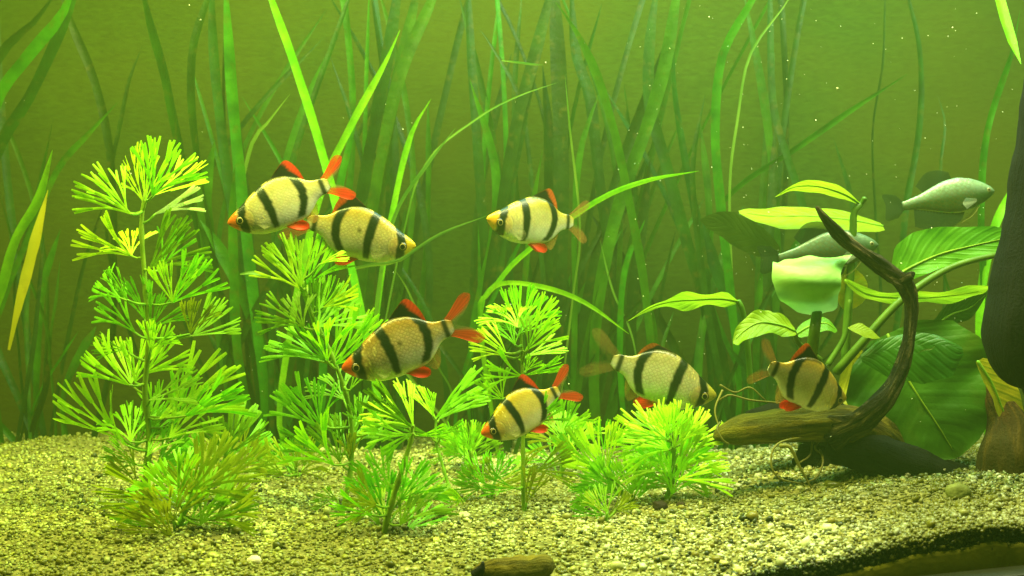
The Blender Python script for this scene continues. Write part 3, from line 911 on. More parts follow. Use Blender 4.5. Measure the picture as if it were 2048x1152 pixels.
def limb(name, path, parent, mat, n=18, rings=50, disp=.22, ridges=.35, seed=0, dscale=70):
    pts = [P(x, y, Y) for x, y, r, Y in path]
    rad = [r / F * Y for x, y, r, Y in path]
    V, Fc = tube(pts, rad, n, rings, disp, dscale, ridges, True, seed)
    o = link_mesh(name, sub(V, parent.location), Fc, mat, parent)
    at_ = o.data.attributes.new('grain', 'FLOAT_VECTOR', 'POINT')
    at_.data.foreach_set('vector', np.asarray(GRAIN, dtype=np.float32).ravel())
    return o
dw = thing('driftwood', gpt(1760, 960, .62), 'gnarled driftwood with a hooked branch curving up to a point', 'driftwood')
limb('branch', [(1633, 414, 4, .575), (1650, 436, 9, .575), (1682, 472, 14, .58), (1722, 506, 15, .58), (1772, 540, 16, .585), (1808, 566, 17, .585), (1821, 610, 12, .585),
                (1820, 660, 11, .585), (1813, 705, 13, .585), (1797, 755, 15, .585), (1764, 806, 19, .585), (1716, 844, 27, .59), (1660, 868, 34, .60)], dw, m_wood, 30, 110, .20, .9, 3, 75)
limb('stub', [(1806, 560, 15, .583), (1816, 553, 11, .581), (1824, 548, 7, .580), (1828, 546, 3, .579)], dw, m_wood, 16, 24, .3, .8, 8, 120)
limb('log', [(1430, 874, 9, .60), (1446, 868, 20, .60), (1480, 862, 30, .60), (1520, 856, 33, .60), (1600, 850, 34, .60), (1680, 846, 38, .605), (1730, 862, 42, .612), (1780, 890, 36, .62), (1830, 920, 20, .625)], dw, m_wood2, 30, 120, .14, .22, 9, 50)
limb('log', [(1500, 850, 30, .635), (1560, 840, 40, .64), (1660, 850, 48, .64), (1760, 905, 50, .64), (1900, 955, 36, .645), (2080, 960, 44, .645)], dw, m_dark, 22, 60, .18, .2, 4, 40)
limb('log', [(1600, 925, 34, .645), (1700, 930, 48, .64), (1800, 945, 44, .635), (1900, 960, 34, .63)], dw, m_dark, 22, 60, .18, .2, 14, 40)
limb('log', [(1660, 905, 24, .606), (1720, 905, 44, .605), (1790, 925, 46, .605), (1860, 945, 38, .61), (1940, 960, 32, .612), (2080, 955, 44, .61)], dw, m_dark, 26, 80, .16, .3, 31, 50)  # dark colour paints the log's unlit right part and underside
limb('stump', [(2010, 975, 62, .60), (2012, 910, 52, .60), (2012, 850, 40, .605), (1996, 800, 26, .61), (1976, 760, 12, .615)], dw, m_umber, 22, 50, .14, .2, 6, 40)
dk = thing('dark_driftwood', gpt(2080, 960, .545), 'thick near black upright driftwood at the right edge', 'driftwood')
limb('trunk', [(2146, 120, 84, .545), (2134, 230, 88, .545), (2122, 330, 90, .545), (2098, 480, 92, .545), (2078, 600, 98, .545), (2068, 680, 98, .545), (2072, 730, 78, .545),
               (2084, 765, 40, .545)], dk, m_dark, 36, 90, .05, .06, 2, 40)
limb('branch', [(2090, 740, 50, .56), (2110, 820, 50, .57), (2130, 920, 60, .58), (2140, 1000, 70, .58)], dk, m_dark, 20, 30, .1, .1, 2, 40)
# piece of bark half sunk in the gravel at the bottom edge
bk = thing('bark_piece', gpt(1030, 1150, .50), 'flat broken piece of bark lying at the bottom edge', 'bark piece')
limb('bark', [(950, 1150, 12, .495), (972, 1143, 24, .495), (1010, 1138, 26, .495), (1060, 1136, 24, .495), (1094, 1132, 22, .495), (1104, 1132, 16, .495)], bk, m_wood2, 16, 40, .3, .35, 8, 120)
V, Fc = tube([P(948, 1152, .490), P(962, 1138, .490), P(966, 1124, .490)], [.0024, .0018, .0006], 8, 10, .3, 200, .3)
link_mesh('splinter', sub(V, bk.location), Fc, m_dark, bk)

# ------------------------------------------------------------------ broad leaved plants
def broad_mat(name, lo, hi, trans, spots=.3, vn=1.0):
    m = leaf_mat(name, lo, hi, trans, 22, 0.0, .42, .06, spots, .5)
    nt = m.node_tree
    # side veins running out from the midrib, from the leaf's own UV map
    uv = nd(nt, 'ShaderNodeUVMap')
    sp = nd(nt, 'ShaderNodeSeparateXYZ')
    nt.links.new(uv.outputs[0], sp.inputs[0])
    ab = math_n(nt, 'ABSOLUTE', sp.outputs[0])
    s = math_n(nt, 'MULTIPLY', ab, -2.4)
    t = math_n(nt, 'MULTIPLY', sp.outputs[1], 9.0)
    q = math_n(nt, 'ADD', s, t)
    sn = math_n(nt, 'SINE', math_n(nt, 'MULTIPLY', q, 6.283))
    pw_ = math_n(nt, 'POWER', math_n(nt, 'MAXIMUM', sn, 0.0), 6.0)
    mid = math_n(nt, 'LESS_THAN', ab, 0.035)
    vein = math_n(nt, 'MAXIMUM', math_n(nt, 'MULTIPLY', pw_, 0.14 * vn), math_n(nt, 'MULTIPLY', mid, 0.4 * vn))
    hsv = [n for n in nt.nodes if n.type == 'HUE_SAT'][0]
    tgt = [(l.to_socket) for l in nt.links if l.from_socket == hsv.outputs[0]]
    c = mixc(nt, vein, hsv.outputs[0], lo)
    for sock in tgt: nt.links.new(c, sock)
    bump = [n for n in nt.nodes if n.type == 'BUMP'][0]
    b2 = nd(nt, 'ShaderNodeBump'); b2.inputs['Strength'].default_value = .22 * vn; b2.inputs['Distance'].default_value = .0015
    b2.invert = True
    nt.links.new(math_n(nt, 'MAXIMUM', sn, 0.0), b2.inputs['Height'])
    nt.links.new(b2.outputs[0], bump.inputs['Normal'])
    return m
M_BR = {'lime': broad_mat('broad_leaf_lime', L(112, 152, 16), L(158, 190, 36), .5),
        'green': broad_mat('broad_leaf_green', L(60, 130, 20), L(96, 164, 30), .4),
        'forest': broad_mat('broad_leaf_forest', L(26, 84, 10), L(62, 126, 24), .32, .25, .6),
        'deep': broad_mat('broad_leaf_deep', L(34, 78, 6), L(62, 106, 12), .25, .1),
        'mint': broad_mat('broad_leaf_mint', L(96, 176, 60), L(184, 226, 134), .25, .1, .12),
        'yellow': broad_mat('broad_leaf_yellow', L(160, 160, 24), L(196, 190, 40), .5),
        'olive': broad_mat('broad_leaf_olive', L(50, 76, 20), L(74, 100, 30), .25, .2)}

def broad_leaf(root, mat, mid, side, hw, n=34, K=15, cup=0.0, ruffle=.05, seed=0, rib=True, scallop=0.0):
    """mid: (px, py, Y) stations along the midrib, side: (dx px, dy px, dY m) unit width direction for one pixel of half width,
    hw: (t, left px, right px)"""
    q = catmull([P(*m) for m in mid], n)
    Ym = sum(m[2] for m in mid) / len(mid)
    sv = (P(1024 + side[0], 576 + side[1], Ym) - P(1024, 576, Ym)) + Vector((0, side[2], 0)) * Ym / F
    V, UV, Fc = [], [], []
    for i, p in enumerate(q):
        t = i / (n - 1)
        tan = (q[min(i + 1, n - 1)] - q[max(i - 1, 0)]).normalized()
        nrm = tan.cross(sv)
        nrm.normalize()
        if nrm.y > 0: nrm = -nrm
        a, b = np.interp(t, [h[0] for h in hw], [h[1] for h in hw]), np.interp(t, [h[0] for h in hw], [h[2] for h in hw])
        for k in range(K):
            s = (k / (K - 1)) * 2 - 1
            w = a * -s if s < 0 else b * s
            w = -w if s < 0 else w
            amp = max(a, b) * Ym / F
            rz = ruffle * amp * abs(s) ** 2 * math.sin(t * 17 + seed + s * 2) + 0.03 * amp * noise.noise(Vector((s * 3, t * 9, seed)))
            V.append(p + sv * w + (Vector((0, -1, 0)) if scallop else nrm) * (cup * amp * s * s) + nrm * rz + tan * (scallop * amp * t * t * (.6 * math.cos(s * 5.5 + .6) - .1 * s * s)))
            UV.append((s, t))
    for i in range(n - 1):
        for k in range(K - 1):
            a = i * K + k
            Fc.append((a, a + 1, a + K + 1, a + K))
    o = link_mesh('leaf', sub(V, root.location), Fc, M_BR[mat], root, uvs=UV)
    if rib:
        rb = q[:-2]
        Vt, Ft = tube([p - Vector((0, .0003, 0)) for p in rb], [.0009 * (1 - .8 * i / len(rb)) for i in range(len(rb))], 6)
        link_mesh('midrib', sub(Vt, root.location), Ft, m_stem, o)
    return o
def petiole(root, path, r0, r1=None, mat=None, name='leaf_stalk'):
    r1 = r1 or r0 * .7
    pts = [P(*p) for p in path]
    V, Fc = tube(pts, [(r0 + (r1 - r0) * i / (len(pts) - 1)) / F * .6 for i in range(len(pts))], 8, 20)
    return link_mesh(name, sub(V, root.location), Fc, mat or m_bst, root)
m_bst = leaf_mat('stalk_dark_green', L(58, 96, 20), L(90, 128, 34), .15, 60, rnd=.1)
m_root = leaf_mat('pale_root', L(84, 82, 30), L(130, 126, 54), .2, 60, rnd=.1)

def hwt(prof, l, r=None):
    r = l if r is None else r
    return [(t, v * l, v * r) for t, v in prof]
OVAL = [(0, .12), (.08, .5), (.2, .82), (.4, 1), (.6, .95), (.8, .66), (.92, .34), (1, .02)]
CORD = [(0, .45), (.06, .8), (.2, 1), (.45, 1), (.65, .86), (.85, .5), (.95, .25), (1, .03)]
ROUND = [(0, .3), (.08, .66), (.25, .95), (.5, 1), (.75, .9), (.92, .6), (1, .12)]
LANC = [(0, .08), (.15, .5), (.35, .95), (.5, 1), (.7, .8), (.85, .45), (1, .02)]

bp1 = thing('broad_leaved_plant', gpt(1680, 880, .64), 'large broad leaved plant growing over the driftwood with a cup shaped pale leaf', 'water plant')
# the horizontal lime leaf and the arched leaf over it
broad_leaf(bp1, 'lime', [(1765, 452, .69), (1700, 440, .685), (1620, 432, .68), (1540, 432, .67), (1478, 424, .665)], (0, -.55, 1.0), hwt(ROUND, 50, 36), seed=1, ruffle=.04)
broad_leaf(bp1, 'lime', [(1722, 410, .655), (1690, 390, .653), (1640, 374, .65), (1590, 374, .648), (1550, 394, .645)], (0, .45, 1), hwt(LANC, 24), seed=2, ruffle=.06)
petiole(bp1, [(1690, 720, .66), (1700, 560, .66), (1706, 470, .657), (1708, 425, .656), (1722, 408, .655)], 10, 7)
petiole(bp1, [(1730, 396, .653), (1722, 408, .655), (1710, 418, .655)], 6, 3)
# cup leaf
broad_leaf(bp1, 'mint', [(1634, 630, .590), (1628, 604, .576), (1624, 568, .568), (1624, 538, .572), (1626, 514, .586)], (1, 0, .0),
           [(0, 6, 6), (.08, 34, 30), (.22, 56, 50), (.45, 68, 60), (.65, 73, 64), (.8, 74, 70), (.9, 70, 84), (.96, 62, 92), (1, 52, 84)], cup=-.30, seed=3, ruffle=.10, scallop=.16, rib=False)
petiole(bp1, [(1622, 720, .60), (1628, 670, .58), (1634, 624, .588)], 12, 10)
# big leaf upper right with a long stalk crossing
broad_leaf(bp1, 'green', [(1780, 560, .63), (1820, 535, .635), (1880, 508, .64), (1950, 490, .64), (2040, 470, .64)], (-.25, -1, .25),
           [(0, 4, 4), (.1, 20, 50), (.3, 26, 58), (.6, 26, 42), (.85, 22, 26), (1, 6, 6)], seed=4, ruffle=.10, cup=.1)
petiole(bp1, [(1672, 745, .63), (1720, 690, .625), (1790, 612, .622), (1860, 558, .622), (1920, 528, .625), (2000, 508, .63)], 10, 6)
petiole(bp1, [(1656, 730, .65), (1690, 670, .65), (1700, 600, .65)], 7, 5)
# yellow green leaf behind the branch
broad_leaf(bp1, 'lime', [(1690, 560, .65), (1740, 590, .645), (1820, 596, .64), (1900, 592, .635), (1975, 580, .63)], (0, .5, 1), hwt([(0, .2), (.2, .7), (.5, .8), (.8, 1), (1, .7)], 32, 30), seed=5, ruffle=.12)
broad_leaf(bp1, 'yellow', [(1690, 620, .665), (1690, 590, .662), (1695, 560, .66), (1700, 530, .66)], (1, .1, .3), hwt(OVAL, 20, 50), seed=6, rib=False)
broad_leaf(bp1, 'deep', [(1860, 660, .65), (1900, 630, .65), (1940, 615, .65), (1975, 585, .65)], (.3, .9, .4), hwt(OVAL, 26), seed=7)
broad_leaf(bp1, 'olive', [(1560, 500, .69), (1510, 480, .69), (1450, 450, .69), (1400, 440, .69)], (0, .9, .6), hwt(OVAL, 36), seed=8, rib=False)
# small leaves
broad_leaf(bp1, 'lime', [(1590, 662, .60), (1560, 650, .598), (1520, 645, .596), (1490, 660, .594), (1466, 684, .592)], (0, -.8, .8), hwt(ROUND, 32, 24), seed=9, cup=.2, ruffle=.12)
broad_leaf(bp1, 'lime', [(1560, 640, .62), (1535, 632, .62), (1510, 636, .62)], (0, -.7, .7), hwt(OVAL, 16), seed=19, rib=False)
broad_leaf(bp1, 'green', [(1592, 668, .63), (1620, 652, .63), (1650, 646, .63), (1674, 660, .63)], (0, -.7, .8), hwt(ROUND, 22, 18), seed=10)
broad_leaf(bp1, 'lime', [(1696, 656, .61), (1725, 660, .61), (1760, 676, .61)], (0, -.8, .6), hwt(LANC, 16), seed=11, rib=False)
petiole(bp1, [(1640, 720, .63), (1600, 690, .615), (1588, 664, .60)], 7, 5)
petiole(bp1, [(1650, 760, .64), (1610, 720, .64), (1594, 668, .632)], 7, 5)
# the large leaf at the driftwood; the dark piece paints its fold's shade
broad_leaf(bp1, 'deep', [(1722, 716, .615), (1770, 700, .61), (1830, 690, .605), (1885, 690, .60), (1925, 698, .60)], (.2, 1, -.35),
           [(0, 6, 8), (.2, 20, 50), (.5, 26, 74), (.8, 20, 60), (1, 4, 10)], seed=12, cup=-.1, rib=False)
broad_leaf(bp1, 'forest', [(1775, 668, .632), (1800, 730, .625), (1835, 790, .620), (1875, 850, .615), (1915, 915, .612)], (.9, -.42, .0),
           [(0, 40, 60), (.12, 95, 130), (.3, 135, 156), (.5, 136, 162), (.7, 116, 136), (.86, 82, 92), (.95, 44, 50), (1, 6, 6)], seed=13, cup=.18, ruffle=.06)
broad_leaf(bp1, 'yellow', [(1700, 700, .66), (1715, 760, .655), (1740, 800, .65), (1790, 840, .65)], (.7, -.5, .3), hwt(OVAL, 60), seed=14, rib=False)
broad_leaf(bp1, 'yellow', [(1955, 722, .60), (1985, 770, .60), (2010, 830, .60), (2035, 880, .60)], (.9, -.4, .3), hwt(ROUND, 14, 50), seed=15)
for i, path in enumerate([[(1640, 870, .60), (1560, 885, .585), (1542, 920, .58), (1556, 955, .578), (1605, 968, .58)],
                          [(1560, 892, .58), (1580, 895, .578), (1600, 935, .577), (1622, 975, .576)],
                          [(1640, 900, .60), (1646, 925, .59), (1632, 955, .585), (1608, 966, .58)],
                          [(1625, 880, .60), (1620, 910, .595), (1600, 925, .59)], [(1440, 845, .585), (1434, 858, .58), (1446, 880, .578), (1458, 888, .58)],
                          [(1650, 870, .61), (1630, 895, .6), (1646, 912, .6), (1636, 930, .6)],
                          [(1440, 800, .62), (1460, 790, .62), (1500, 800, .62), (1560, 806, .625), (1600, 812, .63)],
                          [(1440, 770, .63), (1470, 785, .63), (1500, 775, .63), (1530, 800, .63)], [(1445, 780, .62), (1430, 820, .615), (1440, 860, .61)]]):
    petiole(bp1, path, 2.4 if i != 1 else 5, 1.6, m_root, 'root')
bp2 = thing('broad_leaved_plant', gpt(1500, 900, .66), 'single wavy pointed leaf on a thin stalk left of the broad leaved plant', 'water plant')
broad_leaf(bp2, 'lime', [(1478, 604, .645), (1440, 598, .642), (1390, 600, .64), (1340, 604, .638), (1300, 616, .636), (1256, 642, .634)], (0, .55, 1),
           [(0, 4, 4), (.12, 24, 20), (.3, 36, 26), (.5, 34, 26), (.7, 18, 12), (.85, 6, 5), (1, 1, 1)], seed=17, cup=.12, ruffle=.16)
petiole(bp2, [(1505, 880, .66), (1500, 760, .655), (1492, 660, .65), (1482, 612, .646), (1476, 602, .645)], 7, 6)

# ------------------------------------------------------------------ fish
def col_mat(name, fin=False, metal=.0, rough=.35, scales=0.0):
    m, nt, out = new_mat(name)
    at = nd(nt, 'ShaderNodeAttribute', attribute_name='Col')
    c = at.outputs['Color']
    bs = nd(nt, 'ShaderNodeBsdfPrincipled')
    bs.inputs['Roughness'].default_value = rough
    bs.inputs['Metallic'].default_value = metal
    if scales:
        tc = nd(nt, 'ShaderNodeTexCoord')
        mp = nd(nt, 'ShaderNodeMapping'); mp.inputs['Scale'].default_value = (scales, 0, scales * 1.1); mp.inputs['Rotation'].default_value = (0, .785, 0)
        nt.links.new(tc.outputs['Object'], mp.inputs['Vector'])
        vo = nd(nt, 'ShaderNodeTexVoronoi', feature='DISTANCE_TO_EDGE'); vo.inputs['Scale'].default_value = 1; vo.inputs['Randomness'].default_value = .45
        nt.links.new(mp.outputs[0], vo.inputs['Vector'])
        f = ramp(nt, vo.outputs['Distance'], [(0.0, (1, 1, 1, 1)), (0.16, (0, 0, 0, 1))])
        f2 = math_n(nt, 'MULTIPLY', f, at.outputs['Alpha'])
        f2 = math_n(nt, 'MULTIPLY', f2, 0.50)
        c = mixc(nt, f2, c, L(96, 72, 14))
        vc = nd(nt, 'ShaderNodeTexVoronoi'); vc.inputs['Scale'].default_value = 1; vc.inputs['Randomness'].default_value = .45
        nt.links.new(mp.outputs[0], vc.inputs['Vector'])
        c = mixc(nt, 0.07, c, vc.outputs['Color'], 'SOFT_LIGHT')
        b = nd(nt, 'ShaderNodeBump'); b.inputs['Strength'].default_value = .05; b.inputs['Distance'].default_value = .01
        nt.links.new(vo.outputs['Distance'], b.inputs['Height'])
        nt.links.new(b.outputs[0], bs.inputs['Normal'])
    nt.links.new(c, bs.inputs['Base Color'])
    if fin:
        tr = nd(nt, 'ShaderNodeBsdfTranslucent'); nt.links.new(c, tr.inputs['Color'])
        mx = nd(nt, 'ShaderNodeMixShader'); mx.inputs[0].default_value = .45
        nt.links.new(bs.outputs[0], mx.inputs[1]); nt.links.new(tr.outputs[0], mx.inputs[2])
        tp = nd(nt, 'ShaderNodeBsdfTransparent')
        m2 = nd(nt, 'ShaderNodeMixShader')
        nt.links.new(at.outputs['Alpha'], m2.inputs[0])
        nt.links.new(tp.outputs[0], m2.inputs[1]); nt.links.new(mx.outputs[0], m2.inputs[2])
        nt.links.new(m2.outputs[0], out.inputs['Surface'])
    else:
        nt.links.new(bs.outputs[0], out.inputs['Surface'])
    return m
m_skin = col_mat('barb_skin', False, .3, .32, 31)
m_fin = col_mat('fish_fin', True, 0, .5)
m_eye = col_mat('fish_eye', False, 0, .08)
m_gskin = col_mat('gourami_skin', False, .25, .35, 24)

def lerp3(a, b, t):
    return [a[i] + (b[i] - a[i]) * t for i in range(3)]
def soft(d, w, e=.014):
    return 1 - sstep(w - e, w + e, abs(d))

B_TOP = [(0, .0), (.015, .028), (.06, .056), (.12, .086), (.2, .125), (.31, .186), (.42, .235), (.52, .262), (.6, .262), (.7, .238), (.8, .176), (.86, .118), (.92, .088), (1, .080), (1.03, .070), (1.06, .035)]
B_BOT = [(0, -.004), (.015, -.036), (.06, -.092), (.12, -.148), (.2, -.202), (.3, -.244), (.42, -.262), (.55, -.262), (.65, -.258), (.75, -.236), (.83, -.178), (.88, -.122), (.93, -.094), (1, -.084), (1.03, -.072), (1.06, -.035)]
B_WID = [(0, .006), (.02, .026), (.06, .045), (.12, .066), (.2, .085), (.3, .098), (.42, .1), (.55, .09), (.7, .064), (.85, .038), (1, .018), (1.03, .009), (1.06, .003)]

def smooth_table(tab, n=200):
    xs = np.linspace(tab[0][0], tab[-1][0], n)
    ys = np.interp(xs, [a for a, b in tab], [b for a, b in tab])
    k = 9
    pad = np.concatenate([np.full(k, ys[0]), ys, np.full(k, ys[-1])])
    ker = np.hanning(2 * k + 1); ker /= ker.sum()
    y2 = np.convolve(pad, ker, 'valid')
    m = np.clip(np.minimum(np.arange(n), 10) / 10.0, 0, 1)
    return xs, ys * (1 - m) + y2 * m

def body(tt, tb, tw, colour, xs_end, deep=1.0, NR=44, NS=130, bend=0.0):
    X1, Y1 = smooth_table(tt); X2, Y2 = smooth_table(tb); X3, Y3 = smooth_table(tw)
    V, C, Fc = [], [], []
    for i in range(NS):
        x = xs_end * (i / (NS - 1)) ** 1.15
        a, b, w = np.interp(x, X1, Y1) * deep, np.interp(x, X2, Y2) * deep, np.interp(x, X3, Y3)
        mid = (a + b) / 2 - 0.02 * (a - b); 
        for j in range(NR):
            th = 2 * math.pi * j / NR
            cz, cy_ = math.sin(th), math.cos(th)
            z = mid + cz * (a - mid if cz > 0 else mid - b)
            y = w * math.copysign(abs(cy_) ** .85, cy_)
            y += bend * max(0, x - .35) ** 2
            V.append((x, y, z))
            zr = z
            C.append(colour(x, zr, (z - b) / max(a - b, 1e-5), 1 if cy_ > 0 else -1))
    for i in range(NS - 1):
        for j in range(NR):
            k = (j + 1) % NR
            Fc.append((i * NR + j, i * NR + k, (i + 1) * NR + k, (i + 1) * NR + j))
    Fc.append(tuple(range(NR)))
    Fc.append(tuple(reversed(range((NS - 1) * NR, NS * NR))))
    return V, C, Fc

def barb_colour(opt):
    base_top, base_mid, base_bel, snout = opt['cols']
    base_bel = lerp3(base_bel, C3(236, 240, 225), .55)
    base_mid = lerp3(base_mid, C3(226, 224, 180), .25)
    sd = opt['seed']
    def f(x, z, h, side):
        if h > .55: c = lerp3(base_mid, base_top, sstep(.55, .95, h))
        else: c = lerp3(base_bel, base_mid, sstep(.08, .55, h))
        n = noise.noise(Vector((x * 14, z * 14, sd + side * 3)))
        n2 = noise.noise(Vector((x * 70, z * 26, sd + side * 3))) + .6 * noise.noise(Vector((x * 8, z * 5, sd + 40)))
        k = 1 + .13 * n + .13 * n2
        c = [v * k * .74 for v in c]
        sc_ = opt['sc'] * sstep(.24, .3, x) * sstep(.1, .4, h) * (1 if x < 1.0 else 0)
        # gill cover: bronze plate with a pale rim
        d = math.hypot((x - .175) * 1.0, (z + .045) * .85)
        gc = soft(d - .085, .006, .006)
        if d < .088 and x > .15: c = lerp3(c, L(176, 140, 50)[:3], .5)
        if x > .19: c = lerp3(c, L(236, 226, 150)[:3], gc * .3)
        if .2 < x < .30:
            c = lerp3(c, L(80, 66, 20)[:3], soft(d - .098, .004, .005) * .55)
        # golden glints on the nape and cheek
        g = noise.noise(Vector((x * 60, z * 60, sd + 9)))
        if x < .36 and g > .32: c = lerp3(c, L(250, 236, 130)[:3], min(1, (g - .32) * 3))
        # snout
        sn = 1 - sstep(.095, .135, x + .25 * max(0, -z - .03))
        c = lerp3(c, snout, sn * .95)
        mo = soft(z + .018 + x * .22, .004, .004) * (1 - sstep(.028, .045, x))
        c = lerp3(c, L(90, 40, 10)[:3], mo * .8)
        # a dusky spot on the flank
        if opt['spot']:
            s = math.hypot(x - .56, z - .02)
            c = lerp3(c, L(60, 42, 8)[:3], (1 - sstep(.012, .03, s)) * .8)
        # black bars
        o1, o2, o3 = [.016 * math.sin(sd * q) for q in (2.1, 3.7, 5.3)]
        wob = .012 * noise.noise(Vector((z * 22, sd, side)))
        c1 = .145 + .5 * o1 + .42 * max(0, z + .01) ** 1.05 + .05 * min(0, z + .05) + wob
        c2 = .445 + o2 - .45 * (z + .03) ** 2 + .4 * opt['s2'] * z + wob
        c3 = .800 + o3 - 1.7 * (z - .03) ** 2 + wob - .04 * (z < -.1) * (abs(z) - .1)
        c4 = .985
        bl = max(soft(x - c1, .043) * (1 if z > -.17 else 0), soft(x - c2, .047 - .02 * max(0, -z) / .25) * sstep(-.235, -.21, z), soft(x - c3, .043) * (sstep(-.23, -.2, z)), soft(x - c4, .024) * .95)
        if x > .5 and x < .80 and h > .93: bl = max(bl, .8)
        c = lerp3(c, L(20, 32, 16)[:3], bl)
        sc_ *= (1 - bl)
        return (c[0], c[1], c[2], sc_)
    return f

def fin_mesh(base, marg, colour, nu=26, nv=9, yo=0.0, wave=.006, splay=0.0, th=.0018):
    """membrane with thickness between a base line and a margin line (x, z)"""
    B = catmull([Vector((a, b, 0)) for a, b in base], nu)
    Mg = catmull([Vector((a, b, 0)) for a, b in marg], nu)
    V, C, Fc = [], [], []
    for sgn in (1, -1):
        for i in range(nu):
            u = i / (nu - 1)
            for j in range(nv):
                v = j / (nv - 1)
                p = B[i].lerp(Mg[i], v)
                y = yo + splay * v + wave * math.sin(u * 9 + v * 2) * v + sgn * th * (1 - .7 * v) * (1 if i % 2 else .45)
                V.append((p[0], y, p[1]))
                C.append(colour(u, v, i))
    for s in (0, 1):
        o = s * nu * nv
        for i in range(nu - 1):
            for j in range(nv - 1):
                a = o + i * nv + j
                q = (a, a + 1, a + nv + 1, a + nv)
                Fc.append(q if s else q[::-1])
    return V, C, Fc

def rayk(i): return 1.0 if i % 2 else .6
RED, ORG = L(232, 62, 18)[:3], L(226, 104, 14)[:3]
BLK = L(22, 30, 14)[:3]

def orient(root, snout, ped, Y, yaw, length=1.0, dyaw_Y=0.0, roll=0.0):
    a, b = P(snout[0], snout[1], Y), P(ped[0], ped[1], Y)
    d = b - a
    Ln = math.hypot(d.x, d.z) / math.cos(yaw)
    X = Vector((d.x, 0, d.z)).normalized() * math.cos(yaw) + Vector((0, math.sin(yaw), 0))
    Z0 = Vector((-d.z, 0, d.x)).normalized()
    if Z0.z < 0: Z0 = -Z0
    Z0 = (Z0 - X * Z0.dot(X)).normalized()
    Z = Matrix.Rotation(roll, 3, X) @ Z0
    Yv = Z.cross(X)
    M = Matrix((X, Yv, Z)).transposed().to_4x4()
    s = Ln / length
    root.matrix_basis = Matrix.Translation(a) @ M @ Matrix.Diagonal((s, s, s, 1))

